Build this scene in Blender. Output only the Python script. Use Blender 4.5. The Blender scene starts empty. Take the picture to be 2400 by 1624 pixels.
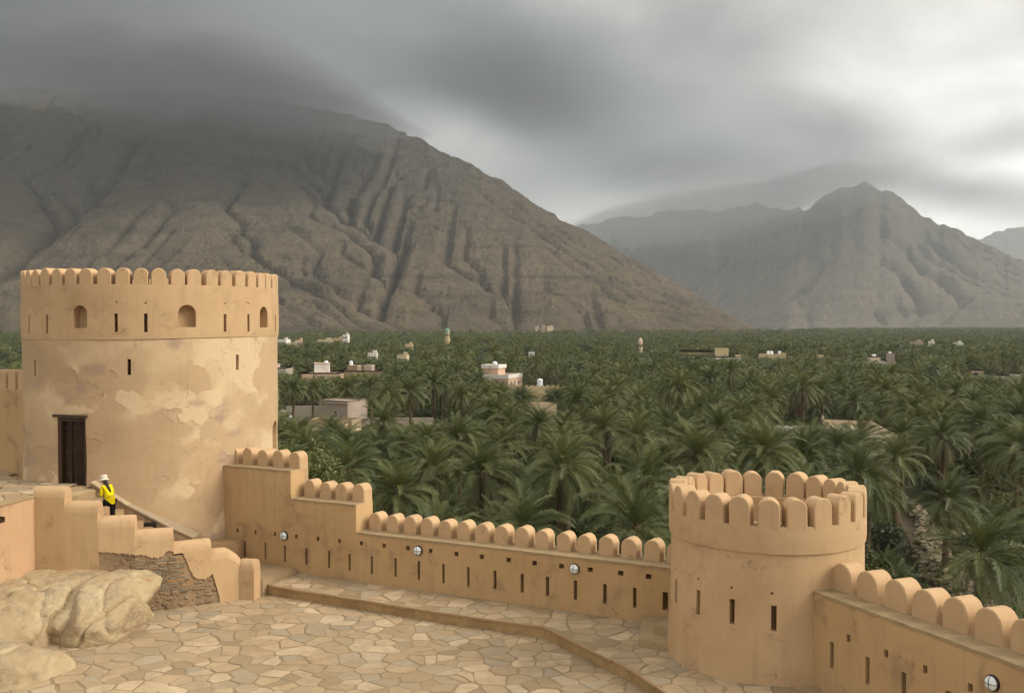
import bpy, bmesh, math, random
import numpy as np
from mathutils import Vector, Matrix, noise

random.seed(7)
rng = np.random.default_rng(7)
R = math.radians
E = 19.5            # eye height above the valley floor; fort heights are written as E - metres below the eye
scene = bpy.context.scene
C = scene.collection

# ------------------------------------------------------------------ camera
cam_data = bpy.data.cameras.new('camera')
cam_data.sensor_width = 36.0
cam_data.lens = 36.3
cam_data.clip_start = 0.1
cam_data.clip_end = 40000
cam = bpy.data.objects.new('camera', cam_data)
C.objects.link(cam)
cam.location = (0, 0, E)
cam.rotation_euler = (R(90 - 1.231), 0, 0)
scene.camera = cam

# ------------------------------------------------------------------ sun, sky, exposure
SUN_AZ, SUN_EL = R(99), R(34)        # azimuth from +Y towards +X
sun_dir = Vector((math.sin(SUN_AZ) * math.cos(SUN_EL), math.cos(SUN_AZ) * math.cos(SUN_EL), math.sin(SUN_EL)))
sl = bpy.data.lights.new('sun', 'SUN')
sl.energy = 1.5
sl.angle = R(34)
sl.color = (1.0, 0.93, 0.82)
sun = bpy.data.objects.new('sun', sl)
C.objects.link(sun)
sun.rotation_euler = sun_dir.to_track_quat('Z', 'Y').to_euler()

scene.view_settings.view_transform = 'Standard'
scene.view_settings.look = 'None'
scene.view_settings.exposure = 1.52
scene.view_settings.gamma = 1.0
scene.view_settings.use_curve_mapping = False
scene.render.engine = 'CYCLES'
scene.cycles.use_denoising = True
scene.cycles.max_bounces = 6
scene.cycles.diffuse_bounces = 3
scene.cycles.glossy_bounces = 2
scene.cycles.transmission_bounces = 2
scene.cycles.transparent_max_bounces = 4
scene.cycles.volume_bounces = 1
scene.cycles.use_adaptive_sampling = True
scene.cycles.adaptive_threshold = 0.03


class NT:
    """tiny helper for writing node trees"""
    def __init__(s, tree):
        s.t = tree
        s.n = tree.nodes
        s.l = tree.links

    def node(s, typ, **kw):
        n = s.n.new(typ)
        for k, v in kw.items():
            if k == 'inp':
                for i, x in v.items():
                    s.put(n.inputs[i], x)
            else:
                setattr(n, k, v)
        return n

    def put(s, sock, x):
        if hasattr(x, 'is_output'):
            s.l.new(x, sock)
        else:
            sock.default_value = x

    def math(s, op, a, b=None, c=None, clamp=False):
        n = s.n.new('ShaderNodeMath')
        n.operation = op
        n.use_clamp = clamp
        for i, x in enumerate((a, b, c)):
            if x is not None:
                s.put(n.inputs[i], x)
        return n.outputs[0]

    def vmul(s, a, v):
        n = s.n.new('ShaderNodeVectorMath')
        n.operation = 'MULTIPLY'
        s.put(n.inputs[0], a)
        n.inputs[1].default_value = v
        return n.outputs[0]

    def vadd(s, a, b):
        n = s.n.new('ShaderNodeVectorMath')
        n.operation = 'ADD'
        s.put(n.inputs[0], a)
        s.put(n.inputs[1], b)
        return n.outputs[0]

    def noise(s, vec, scale, detail=4, rough=0.55, dist=0.0, color=False):
        n = s.n.new('ShaderNodeTexNoise')
        if vec is not None:
            s.l.new(vec, n.inputs['Vector'])
        n.inputs['Scale'].default_value = scale
        n.inputs['Detail'].default_value = detail
        n.inputs['Roughness'].default_value = rough
        n.inputs['Distortion'].default_value = dist
        return n.outputs['Color' if color else 0]

    def ramp(s, fac, lo, hi, smooth=True):
        n = s.n.new('ShaderNodeMapRange')
        n.interpolation_type = 'SMOOTHSTEP' if smooth else 'LINEAR'
        s.put(n.inputs[0], fac)
        s.put(n.inputs[1], lo)
        s.put(n.inputs[2], hi)
        return n.outputs[0]

    def mix(s, fac, a, b, mode='MIX'):
        n = s.n.new('ShaderNodeMix')
        n.data_type = 'RGBA'
        n.blend_type = mode
        s.put(n.inputs[0], fac)
        for i, x in ((6, a), (7, b)):
            s.put(n.inputs[i], x if hasattr(x, 'is_output') else (*x, 1.0))
        return n.outputs[2]


# ---- world: thin blue sky behind a nearly closed grey cloud deck
world = bpy.data.worlds.new('World')
scene.world = world
world.use_nodes = True
world.cycles.sampling_method = 'MANUAL'
world.cycles.sample_map_resolution = 256
w = NT(world.node_tree)
w.n.clear()
tc = w.node('ShaderNodeTexCoord')
d = tc.outputs['Generated']
sep = w.node('ShaderNodeSeparateXYZ', inp={0: d})
az = w.math('ARCTAN2', sep.outputs[0], sep.outputs[1])
el = w.math('ARCSINE', sep.outputs[2])
# cloud noise on a high flat deck (stretched towards the horizon)
den = w.math('ADD', w.math('MAXIMUM', sep.outputs[2], 0.0), 0.48)
px = w.math('DIVIDE', sep.outputs[0], den)
py = w.math('DIVIDE', sep.outputs[1], den)
comb = w.node('ShaderNodeCombineXYZ', inp={0: px, 1: py, 2: 0.0})
n_big = w.noise(comb.outputs[0], 0.42, 3, 0.5, 0.6)
n_fine = w.noise(comb.outputs[0], 4.2, 6, 0.6, 0.6)
wisp = w.noise(w.vmul(comb.outputs[0], (0.9, 1.2, 1.0)), 2.6, 4, 0.5, 0.8)
# soft warp of the direction plane so that banks have ragged outlines
wrp = w.noise(comb.outputs[0], 0.9, 3, 0.55)
wrp2 = w.noise(w.vadd(comb.outputs[0], (7.3, 2.1, 0.0)), 0.9, 3, 0.55)
azw = w.math('ADD', az, w.math('MULTIPLY', w.math('SUBTRACT', wrp, 0.5), 0.26))
elw = w.math('ADD', el, w.math('MULTIPLY', w.math('SUBTRACT', wrp2, 0.5), 0.10))


def bank(cx, cy, rx, ry, rot=0.0, hard=0.0):
    dx = w.math('SUBTRACT', azw, cx)
    dy = w.math('SUBTRACT', elw, cy)
    c, s_ = math.cos(rot), math.sin(rot)
    a = w.math('ADD', w.math('MULTIPLY', dx, c / rx), w.math('MULTIPLY', dy, s_ / rx))
    b = w.math('ADD', w.math('MULTIPLY', dx, -s_ / ry), w.math('MULTIPLY', dy, c / ry))
    r2 = w.math('SQRT', w.math('ADD', w.math('MULTIPLY', a, a), w.math('MULTIPLY', b, b)))
    return w.ramp(r2, 1.0, hard)


val = w.math('ADD', 1.08, w.math('MULTIPLY', w.math('SUBTRACT', n_big, 0.5), 0.5))


def towards(v, target, k):
    n = w.node('ShaderNodeMix', data_type='FLOAT')
    w.put(n.inputs[0], k)
    w.put(n.inputs[2], v)
    w.put(n.inputs[3], target)
    return n.outputs[0]


SKY_BANKS = [  # azimuth, elevation, radii, tilt, brightness, strength
    (0.36, 0.34, 0.48, 0.26, 0.0, 0.62, 1.0),       # grey-white overcast on the right
    (-0.55, 0.20, 1.05, 0.50, 0.0, 0.0, 1.0),     # dark bank over the big mountain
    (0.02, 0.215, 0.40, 0.15, -0.2, 0.025, 0.97),   # its lobe towards the middle
    (-0.12, 0.315, 0.17, 0.065, -0.15, 0.22, 0.8),  # paler tear high up
    (-0.32, 0.232, 0.28, 0.045, -0.12, 0.095, 0.8),  # streak
    (-0.04, 0.165, 0.13, 0.050, -0.42, 0.46, 0.95),  # warm gap above the ridge shoulder
    (0.03, 0.125, 0.12, 0.06, -0.45, 0.33, 0.85),
    (0.19, 0.130, 0.24, 0.065, -0.12, 0.070, 0.95),  # cloud sitting on the far mountain
    (0.30, 0.165, 0.13, 0.06, -0.3, 0.17, 0.8),
    (0.20, 0.275, 0.13, 0.08, -0.35, 0.30, 0.7),
    (0.40, 0.240, 0.17, 0.090, 0.35, 0.86, 0.95),   # bright opening
    (0.45, 0.150, 0.13, 0.028, 0.15, 0.52, 0.85),
    (0.52, 0.285, 0.09, 0.07, 0.6, 0.42, 0.7),
    (0.40, 0.105, 0.17, 0.035, -0.25, 0.18, 0.85),
]
for (cx, cy, rx, ry, rot, b, k) in SKY_BANKS:
    val = towards(val, b, w.math('MULTIPLY', bank(cx, cy, rx, ry, rot), k))
mod = w.math('ADD', 1.0, w.math('MULTIPLY', w.math('SUBTRACT', n_fine, 0.5), 0.95))
mod2 = w.math('ADD', 1.0, w.math('MULTIPLY', w.math('SUBTRACT', wisp, 0.5), 0.6))
val = w.math('MULTIPLY', w.math('MULTIPLY', val, mod), mod2)
warm = w.mix(w.ramp(val, 0.12, 0.5), (0.93, 0.99, 1.03), (1.025, 1.0, 0.945))
vc = w.node('ShaderNodeCombineColor', inp={0: val, 1: val, 2: val})
cloud = w.mix(1.0, vc.outputs[0], warm, 'MULTIPLY')
sky = w.node('ShaderNodeTexSky', sky_type='NISHITA', sun_disc=False)
sky.sun_elevation = SUN_EL
sky.sun_rotation = SUN_AZ
sky.air_density = 1.0
sky.dust_density = 2.0
bg_sky = w.node('ShaderNodeBackground', inp={0: sky.outputs[0], 1: 0.05})
bg_cl = w.node('ShaderNodeBackground', inp={0: cloud, 1: 0.36})
mixs = w.node('ShaderNodeMixShader', inp={0: 0.96})
w.l.new(bg_sky.outputs[0], mixs.inputs[1])
w.l.new(bg_cl.outputs[0], mixs.inputs[2])
wo = w.node('ShaderNodeOutputWorld')
w.l.new(mixs.outputs[0], wo.inputs[0])

# ------------------------------------------------------------------ object helpers


def tag(o, label=None, cat=None, group=None, kind=None):
    if label:
        o['label'] = label
    if cat:
        o['category'] = cat
    if group:
        o['group'] = group
    if kind:
        o['kind'] = kind
    return o


def adopt(o, parent):
    o.parent = parent
    o.matrix_parent_inverse = parent.matrix_basis.inverted()


def empty(name, loc, label=None, cat=None, group=None):
    o = bpy.data.objects.new(name, None)
    o.empty_display_size = 0.3
    C.objects.link(o)
    o.location = loc
    o.matrix_basis = Matrix.Translation(Vector(loc))
    return tag(o, label, cat, group)


def finish(me, smooth=None):
    me.validate()
    me.update()
    if smooth is not None and len(me.polygons):
        me.polygons.foreach_set('use_smooth', [True] * len(me.polygons))
        if smooth < 179:
            me.set_sharp_from_angle(angle=R(smooth))
    return me


def obj(name, me, mats, parent=None, smooth=None):
    if isinstance(me, tuple):
        m = bpy.data.meshes.new(name)
        m.from_pydata(me[0], [], me[1])
        me = m
    elif isinstance(me, bmesh.types.BMesh):
        bm = me
        bmesh.ops.recalc_face_normals(bm, faces=bm.faces)
        me = bpy.data.meshes.new(name)
        bm.to_mesh(me)
        bm.free()
    finish(me, smooth)
    if not len(me.materials):
        for m in (mats if isinstance(mats, (list, tuple)) else [mats]):
            me.materials.append(m)
    o = bpy.data.objects.new(name, me)
    C.objects.link(o)
    if parent is not None:
        adopt(o, parent)
    return o


def copyo(src, parent, mat):
    """a copy of a part that shares the mesh, placed by a matrix in world space"""
    o = src.copy()
    C.objects.link(o)
    o.matrix_basis = mat
    adopt(o, parent)
    return o


def add_box(bm, x0, x1, y0, y1, z0, z1, M=None, mi=0):
    vs = [bm.verts.new((x, y, z)) for z in (z0, z1) for y in (y0, y1) for x in (x0, x1)]
    fs = []
    for f in ((0, 2, 3, 1), (4, 5, 7, 6), (0, 1, 5, 4), (2, 6, 7, 3), (0, 4, 6, 2), (1, 3, 7, 5)):
        fc = bm.faces.new([vs[i] for i in f])
        fc.material_index = mi
        fs.append(fc)
    if M is not None:
        for v in vs:
            v.co = M @ v.co
    return vs, fs


def add_prism(bm, poly, z0, z1, mi=0):
    """poly: plan points (x,y) counter-clockwise; z0/z1 numbers or lists per point"""
    n = len(poly)
    a = z0 if isinstance(z0, (list, tuple)) else [z0] * n
    b = z1 if isinstance(z1, (list, tuple)) else [z1] * n
    lo = [bm.verts.new((p[0], p[1], a[i])) for i, p in enumerate(poly)]
    hi = [bm.verts.new((p[0], p[1], b[i])) for i, p in enumerate(poly)]
    fs = [bm.faces.new(hi), bm.faces.new(lo[::-1])]
    for i in range(n):
        j = (i + 1) % n
        fs.append(bm.faces.new((lo[i], lo[j], hi[j], hi[i])))
    for f in fs:
        f.material_index = mi
    return hi


def add_tube(bm, pts, radii, n=8, mi=0, cap=True, jit=0.0):
    rings = []
    for i, p in enumerate(pts):
        p = Vector(p)
        t = (Vector(pts[min(i + 1, len(pts) - 1)]) - Vector(pts[max(i - 1, 0)])).normalized()
        a = t.orthogonal().normalized() if abs(t.z) < 0.9 else Vector((1, 0, 0)) - t * t.x
        a.normalize()
        b = t.cross(a)
        r = radii[i] if isinstance(radii, (list, tuple)) else radii
        rings.append([bm.verts.new(p + (a * math.cos(q) + b * math.sin(q)) * r * (1 + random.uniform(-jit, jit)))
                      for q in [2 * math.pi * k / n for k in range(n)]])
    for u, v in zip(rings, rings[1:]):
        for k in range(n):
            f = bm.faces.new((u[k], u[(k + 1) % n], v[(k + 1) % n], v[k]))
            f.material_index = mi
    if cap:
        for rg in (rings[0][::-1], rings[-1]):
            f = bm.faces.new(rg)
            f.material_index = mi


def arch_mesh(name, wd, h, dp, bev=0.022, seg=18, jit=0.0, point=1.0):
    """upright slab with a round top: x across, y through (0..dp), z up"""
    r = wd / 2

    def prof(ins):
        rr = r - ins
        pts = [(-rr, 0.0)]
        for k in range(seg + 1):
            a = math.pi - math.pi * k / seg
            pts.append((rr * math.cos(a), h - r + rr * point * math.sin(a) - (r * point - r) * (1 if point != 1 else 0)))
        pts.append((rr, 0.0))
        return pts
    rings = []
    for y, ins in ((0, bev), (bev, 0), (dp - bev, 0), (dp, bev)):
        rings.append([(x, y, z) for x, z in prof(ins)])
    n = len(rings[0])
    verts = [v for rg in rings for v in rg]
    jx = [random.uniform(-jit, jit) for _ in range(n)]
    jz = [random.uniform(-jit, jit) for _ in range(n)]
    verts = [(x + jx[i % n], y, (z + jz[i % n]) if z > .05 else z - .03) for i, (x, y, z) in enumerate(verts)]
    faces = [list(range(n))[::-1], list(range(3 * n, 4 * n))]
    faces = [faces[0][::-1], faces[1][::-1]]
    for i in range(3):
        for k in range(n):
            j = (k + 1) % n
            faces.append((i * n + k, (i + 1) * n + k, (i + 1) * n + j, i * n + j))
    me = bpy.data.meshes.new(name)
    me.from_pydata(verts, [], faces)
    bm = bmesh.new()
    bm.from_mesh(me)
    bmesh.ops.recalc_face_normals(bm, faces=bm.faces)
    bm.to_mesh(me)
    bm.free()
    return me


def cut(o, cutters):
    """subtract a bmesh of closed solids from an object and keep the plain result"""
    bmesh.ops.recalc_face_normals(cutters, faces=cutters.faces)
    cm = bpy.data.meshes.new('cut')
    cutters.to_mesh(cm)
    cutters.free()
    co = bpy.data.objects.new('cut', cm)
    C.objects.link(co)
    m = o.modifiers.new('b', 'BOOLEAN')
    m.operation = 'DIFFERENCE'
    m.solver = 'EXACT'
    m.use_self = True
    m.object = co
    dg = bpy.context.evaluated_depsgraph_get()
    me = bpy.data.meshes.new_from_object(o.evaluated_get(dg))
    o.modifiers.clear()
    old = o.data
    o.data = me
    bpy.data.meshes.remove(old)
    bpy.data.objects.remove(co)
    bpy.data.meshes.remove(cm)
    me.polygons.foreach_set('use_smooth', [True] * len(me.polygons))
    me.set_sharp_from_angle(angle=R(28))
    return o


# ------------------------------------------------------------------ materials


def new_mat(name):
    m = bpy.data.materials.new(name)
    m.use_nodes = True
    t = NT(m.node_tree)
    b = m.node_tree.nodes['Principled BSDF']
    b.inputs['Roughness'].default_value = 0.9
    b.inputs['Specular IOR Level'].default_value = 0.15
    return m, t, b


def bump(t, b, h, strength, dist=0.02, prev=None):
    n = t.node('ShaderNodeBump')
    n.inputs['Strength'].default_value = strength
    n.inputs['Distance'].default_value = dist
    t.l.new(h, n.inputs['Height'])
    if prev is not None:
        t.l.new(prev, n.inputs['Normal'])
    t.l.new(n.outputs[0], b.inputs['Normal'])
    return n.outputs[0]


def plaster(name, base, dark, stain, patch=False, stains=0.5, seed=0.0):
    m, t, b = new_mat(name)
    geo = t.node('ShaderNodeNewGeometry')
    pos = t.vadd(geo.outputs['Position'], (seed, seed * 2, seed * 3))
    big = t.noise(pos, 0.55, 5, 0.6, 0.4)
    mid = t.noise(pos, 2.6, 6, 0.65, 0.3)
    fine = t.noise(pos, 19.0, 6, 0.7)
    streak = t.noise(t.vmul(pos, (5.0, 5.0, 0.35)), 1.0, 5, 0.6)
    col = t.mix(t.ramp(big, 0.35, 0.72), base, dark)
    col = t.mix(t.math('MULTIPLY', t.ramp(streak, 0.50, 0.76), 0.42), col, stain)
    if patch:
        # old coats of lime plaster laid over one another: cream, tan and greyish mauve fields with crisp ragged rims
        wv = t.vadd(t.vmul(pos, (0.85, 0.85, 1.15)), t.vmul(t.noise(pos, 1.6, 5, 0.6, 0.0, True), (0.55, 0.55, 0.55)))
        p1 = t.noise(wv, 0.42, 3, 0.45, 0.0)
        p2 = t.noise(t.vadd(wv, (11.0, 3.0, 5.0)), 0.5, 3, 0.45, 0.0)
        p3 = t.noise(t.vadd(wv, (3.0, 17.0, 9.0)), 0.6, 3, 0.5, 0.0)
        soft = t.math('MULTIPLY', t.ramp(t.noise(pos, 0.5, 2, 0.5), 0.42, 0.6), 0.10)
        k1 = t.ramp(p1, t.math('SUBTRACT', 0.505, soft), t.math('ADD', 0.52, soft))
        k2 = t.ramp(p2, t.math('SUBTRACT', 0.565, soft), t.math('ADD', 0.578, soft))
        k3 = t.ramp(p3, 0.585, 0.66)
        col = t.mix(k1, t.mix(0.55, col, (0.40, 0.272, 0.155)), t.mix(0.8, col, (0.60, 0.455, 0.285)))
        col = t.mix(t.math('MULTIPLY', k2, 0.7), col, (0.375, 0.255, 0.148))
        col = t.mix(t.math('MULTIPLY', k3, 0.75), col, (0.31, 0.215, 0.160))
    blot = t.noise(t.vadd(pos, (9.0, 1.0, 4.0)), 1.15, 6, 0.62, 0.5)
    col = t.mix(t.math('MULTIPLY', t.ramp(blot, 0.52, 0.68), stains), col, stain)
    col = t.mix(t.math('MULTIPLY', t.ramp(mid, 0.3, 0.75), 0.22), col, dark)
    col = t.mix(t.math('MULTIPLY', t.ramp(fine, 0.45, 0.8), 0.16), col, stain)
    # hairline cracks, rain runs and a tone of its own for every piece
    vor = t.node('ShaderNodeTexVoronoi', feature='DISTANCE_TO_EDGE')
    vor.inputs['Scale'].default_value = 0.9
    t.l.new(t.vadd(pos, t.vmul(t.noise(pos, 2.2, 4, 0.6, 0.0, True), (0.7, 0.7, 0.7))), vor.inputs['Vector'])
    ck = t.math('MULTIPLY', t.math('SUBTRACT', 1.0, t.ramp(vor.outputs[0], 0.0, 0.010)), t.ramp(blot, 0.50, 0.60))
    col = t.mix(t.math('MULTIPLY', ck, 0.65), col, (0.15, 0.095, 0.055))
    run = t.noise(t.vmul(pos, (9.0, 9.0, 0.5)), 1.0, 3, 0.55)
    col = t.mix(t.math('MULTIPLY', t.ramp(run, 0.55, 0.72), 0.20), col, stain)
    oi = t.node('ShaderNodeObjectInfo')
    col = t.mix(t.math('MULTIPLY', oi.outputs['Random'], 0.28), col, dark)
    t.l.new(col, b.inputs['Base Color'])
    h = t.math('ADD', t.math('MULTIPLY', mid, 1.0), t.math('MULTIPLY', fine, 0.3))
    h = t.math('SUBTRACT', h, t.math('MULTIPLY', ck, 0.5))
    nb = bump(t, b, h, 0.55, 0.03)
    if patch:
        hp = t.math('SUBTRACT', t.math('MULTIPLY', k1, 0.6), t.math('MULTIPLY', k2, 1.0))
        bump(t, b, hp, 0.5, 0.03, nb)
    return m


M_PLASTER = plaster('plaster', (0.490, 0.330, 0.184), (0.430, 0.282, 0.149), (0.340, 0.218, 0.119), stains=0.55)
M_PLASTER2 = plaster('plaster_merlon', (0.500, 0.335, 0.187), (0.455, 0.298, 0.161), (0.360, 0.235, 0.131), stains=0.35, seed=5.0)
M_WALL = plaster('plaster_wall', (0.450, 0.295, 0.144), (0.400, 0.255, 0.119), (0.255, 0.167, 0.097), stains=0.8, seed=13.0)
M_TOWER = plaster('plaster_patched', (0.500, 0.350, 0.206), (0.450, 0.305, 0.171), (0.330, 0.230, 0.157), patch=True, stains=0.25, seed=2.0)
M_PINK = plaster('plaster_pink', (0.47, 0.305, 0.175), (0.41, 0.25, 0.135), (0.25, 0.165, 0.10), stains=0.75, seed=21.0)
M_MUD = plaster('mud_render', (0.36, 0.235, 0.125), (0.30, 0.185, 0.095), (0.22, 0.15, 0.085), stains=0.6, seed=31.0)


def rubble_render(name):
    """lumpy mud mortar with half-buried stones"""
    m, t, b = new_mat(name)
    geo = t.node('ShaderNodeNewGeometry')
    pos = geo.outputs['Position']
    wv = t.vadd(t.vmul(pos, (4.2, 4.2, 8.0)), t.vmul(t.noise(pos, 5.0, 4, 0.6, 0.0, True), (1.2, 1.2, 1.2)))
    vor = t.node('ShaderNodeTexVoronoi', feature='F1')
    t.l.new(wv, vor.inputs['Vector'])
    vor.inputs['Scale'].default_value = 1.0
    n1 = t.noise(pos, 1.2, 5, 0.6, 0.4)
    n2 = t.noise(pos, 11.0, 6, 0.7)
    st = t.ramp(vor.outputs['Distance'], 0.55, 0.25)
    show = t.math('MULTIPLY', st, t.ramp(n1, 0.44, 0.58))
    col = t.mix(t.ramp(n1, 0.35, 0.65), (0.30, 0.200, 0.112), (0.235, 0.160, 0.092))
    col = t.mix(t.math('MULTIPLY', show, 0.6), col, t.mix(t.math('FRACT', t.math('MULTIPLY', vor.outputs['Color'], 7.0)), (0.15, 0.115, 0.075), (0.33, 0.24, 0.15)))
    col = t.mix(t.math('MULTIPLY', t.ramp(n2, 0.45, 0.75), 0.5), col, (0.17, 0.115, 0.068))
    t.l.new(col, b.inputs['Base Color'])
    bump(t, b, t.math('ADD', t.math('MULTIPLY', show, 0.7), t.math('ADD', t.math('MULTIPLY', n1, 0.8), t.math('MULTIPLY', n2, 0.6))), 1.0, 0.05)
    return m


M_CORE = rubble_render('rubble_render')


def stone_mat(name, cols, scale=3.0, rough=0.85, bmp=0.5, island=True):
    """stone with a tone of its own for every piece"""
    m, t, b = new_mat(name)
    geo = t.node('ShaderNodeNewGeometry')
    oi = t.node('ShaderNodeObjectInfo')
    rnd = t.math('FRACT', t.math('ADD', geo.outputs['Random Per Island'], oi.outputs['Random']))
    cr = t.node('ShaderNodeValToRGB')
    cr.color_ramp.elements[0].color = (*cols[0], 1)
    cr.color_ramp.elements[1].color = (*cols[-1], 1)
    for i, c in enumerate(cols[1:-1]):
        e = cr.color_ramp.elements.new((i + 1) / (len(cols) - 1))
        e.color = (*c, 1)
    t.l.new(rnd, cr.inputs[0])
    pos = geo.outputs['Position']
    n1 = t.noise(pos, scale, 6, 0.65, 0.4)
    n2 = t.noise(pos, scale * 7, 6, 0.7)
    col = t.mix(t.math('MULTIPLY', t.ramp(n1, 0.35, 0.75), 0.45), cr.outputs[0], tuple(x * 0.75 for x in cols[0]))
    col = t.mix(t.math('MULTIPLY', t.ramp(n2, 0.5, 0.85), 0.3), col, tuple(min(1, x * 1.25) for x in cols[-1]))
    dust = t.noise(t.vadd(pos, (4.0, 8.0, 0.0)), 0.9, 5, 0.6, 0.3)
    col = t.mix(t.math('MULTIPLY', t.ramp(dust, 0.46, 0.68), 0.5), col, (0.285, 0.205, 0.108))
    t.l.new(col, b.inputs['Base Color'])
    b.inputs['Roughness'].default_value = rough
    bump(t, b, t.math('ADD', n1, t.math('MULTIPLY', n2, 0.3)), bmp, 0.02)
    return m


M_FLAG = stone_mat('flagstone', [(0.26, 0.190, 0.110), (0.37, 0.265, 0.155), (0.49, 0.370, 0.235), (0.28, 0.228, 0.155), (0.40, 0.285, 0.170), (0.32, 0.238, 0.142)])
M_RUBBLE = stone_mat('rubble_stone', [(0.21, 0.155, 0.095), (0.15, 0.125, 0.09), (0.34, 0.185, 0.075), (0.28, 0.21, 0.13), (0.19, 0.165, 0.125)], 6.0, 0.9, 0.8)
M_DRY = stone_mat('field_stone', [(0.22, 0.18, 0.12), (0.30, 0.25, 0.17), (0.17, 0.14, 0.095)], 4.0, 0.9, 0.6)


def ground_mat(name, a, b_, c, s1, s2, bmp=0.4, bd=0.05):
    m, t, b = new_mat(name)
    geo = t.node('ShaderNodeNewGeometry')
    pos = geo.outputs['Position']
    n1 = t.noise(pos, s1, 6, 0.6, 0.3)
    n2 = t.noise(pos, s2, 7, 0.68, 0.2)
    col = t.mix(t.ramp(n1, 0.35, 0.65), a, b_)
    col = t.mix(t.math('MULTIPLY', t.ramp(n2, 0.45, 0.75), 0.6), col, c)
    t.l.new(col, b.inputs['Base Color'])
    bump(t, b, n2, bmp, bd)
    return m


M_MORTAR = ground_mat('mortar_bed', (0.235, 0.168, 0.092), (0.285, 0.205, 0.115), (0.19, 0.136, 0.075), 0.9, 9.0)
M_COPING = ground_mat('worn_coping', (0.34, 0.24, 0.128), (0.29, 0.212, 0.118), (0.23, 0.172, 0.10), 1.6, 8.0)
M_RISER = ground_mat('stained_riser', (0.36, 0.235, 0.105), (0.26, 0.17, 0.08), (0.19, 0.125, 0.062), 1.4, 5.0)
M_GROUND = ground_mat('valley_soil', (0.042, 0.046, 0.020), (0.055, 0.052, 0.026), (0.035, 0.050, 0.016), 0.05, 0.6)
M_HILL = ground_mat('stony_hill', (0.30, 0.21, 0.12), (0.22, 0.155, 0.09), (0.36, 0.26, 0.16), 0.15, 0.9, 1.0, 0.6)
M_PATH = ground_mat('dirt_path', (0.135, 0.10, 0.062), (0.10, 0.075, 0.045), (0.17, 0.13, 0.085), 0.3, 2.0)


def rock_material():
    m, t, b = new_mat('pale_rock')
    geo = t.node('ShaderNodeNewGeometry')
    pos = geo.outputs['Position']
    n1 = t.noise(pos, 0.9, 6, 0.62, 0.6)
    n2 = t.noise(pos, 4.0, 8, 0.72, 0.3)
    lines = t.noise(t.vmul(pos, (0.5, 1.2, 3.2)), 1.5, 6, 0.65, 0.8)
    col = t.mix(t.ramp(n1, 0.34, 0.66), (0.44, 0.345, 0.205), (0.36, 0.262, 0.148))
    col = t.mix(t.math('MULTIPLY', t.ramp(n2, 0.45, 0.72), 0.55), col, (0.255, 0.185, 0.11))
    col = t.mix(t.math('MULTIPLY', t.ramp(lines, 0.52, 0.66), 0.45), col, (0.245, 0.205, 0.145))
    iron = t.noise(t.vadd(pos, (3, 5, 7)), 1.6, 5, 0.6, 0.4)
    col = t.mix(t.math('MULTIPLY', t.ramp(iron, 0.58, 0.70), 0.6), col, (0.33, 0.18, 0.075))
    t.l.new(col, b.inputs['Base Color'])
    h = t.math('ADD', t.math('ADD', n1, t.math('MULTIPLY', n2, 0.7)), t.math('MULTIPLY', lines, 0.5))
    bump(t, b, h, 1.0, 0.10)
    return m


M_ROCK = rock_material()


def mountain_mat(name, lo, hi, dark, sc=1.0):
    m, t, b = new_mat(name)
    geo = t.node('ShaderNodeNewGeometry')
    pos = geo.outputs['Position']
    n1 = t.noise(pos, 0.0035 * sc, 7, 0.62, 0.4)
    n2 = t.noise(pos, 0.035 * sc, 9, 0.72, 0.3)
    strata = t.noise(t.vmul(pos, (0.25, 0.25, 2.2)), 0.02 * sc, 6, 0.65, 0.5)
    scrub = t.noise(pos, 0.16 * sc, 4, 0.6)
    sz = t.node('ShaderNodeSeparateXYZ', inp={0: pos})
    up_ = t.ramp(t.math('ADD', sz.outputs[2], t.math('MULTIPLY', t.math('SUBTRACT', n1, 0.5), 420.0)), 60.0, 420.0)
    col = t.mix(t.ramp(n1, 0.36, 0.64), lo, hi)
    col = t.mix(up_, col, tuple(q * 0.62 + 0.006 * i for i, q in enumerate(lo)))  # greyer upper rock, its darkness partly cloud shade put into the colour
    col = t.mix(t.math('MULTIPLY', t.ramp(strata, 0.48, 0.66), 0.55), col, dark)
    col = t.mix(t.math('MULTIPLY', t.ramp(n2, 0.46, 0.70), 0.6), col, dark)
    col = t.mix(t.math('MULTIPLY', t.ramp(scrub, 0.57, 0.66), 0.75), col, (0.030, 0.032, 0.022))
    t.l.new(col, b.inputs['Base Color'])
    b.inputs['Specular IOR Level'].default_value = 0.0
    bump(t, b, t.math('ADD', n2, t.math('MULTIPLY', strata, 0.6)), 1.0, 14.0 / sc)
    return m


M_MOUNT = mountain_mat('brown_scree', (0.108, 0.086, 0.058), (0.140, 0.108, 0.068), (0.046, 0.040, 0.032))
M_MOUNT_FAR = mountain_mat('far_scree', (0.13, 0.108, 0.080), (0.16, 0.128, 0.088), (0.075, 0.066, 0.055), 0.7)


def flat_mat(name, col, rough=0.8, spec=0.2, var=0.15, sc=2.0, metal=0.0):
    m, t, b = new_mat(name)
    geo = t.node('ShaderNodeNewGeometry')
    n = t.noise(geo.outputs['Position'], sc, 5, 0.6, 0.2)
    c = t.mix(t.math('MULTIPLY', t.ramp(n, 0.3, 0.75), var * 3), col, tuple(x * 0.7 for x in col))
    t.l.new(c, b.inputs['Base Color'])
    b.inputs['Roughness'].default_value = rough
    b.inputs['Specular IOR Level'].default_value = spec
    b.inputs['Metallic'].default_value = metal
    return m


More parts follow.
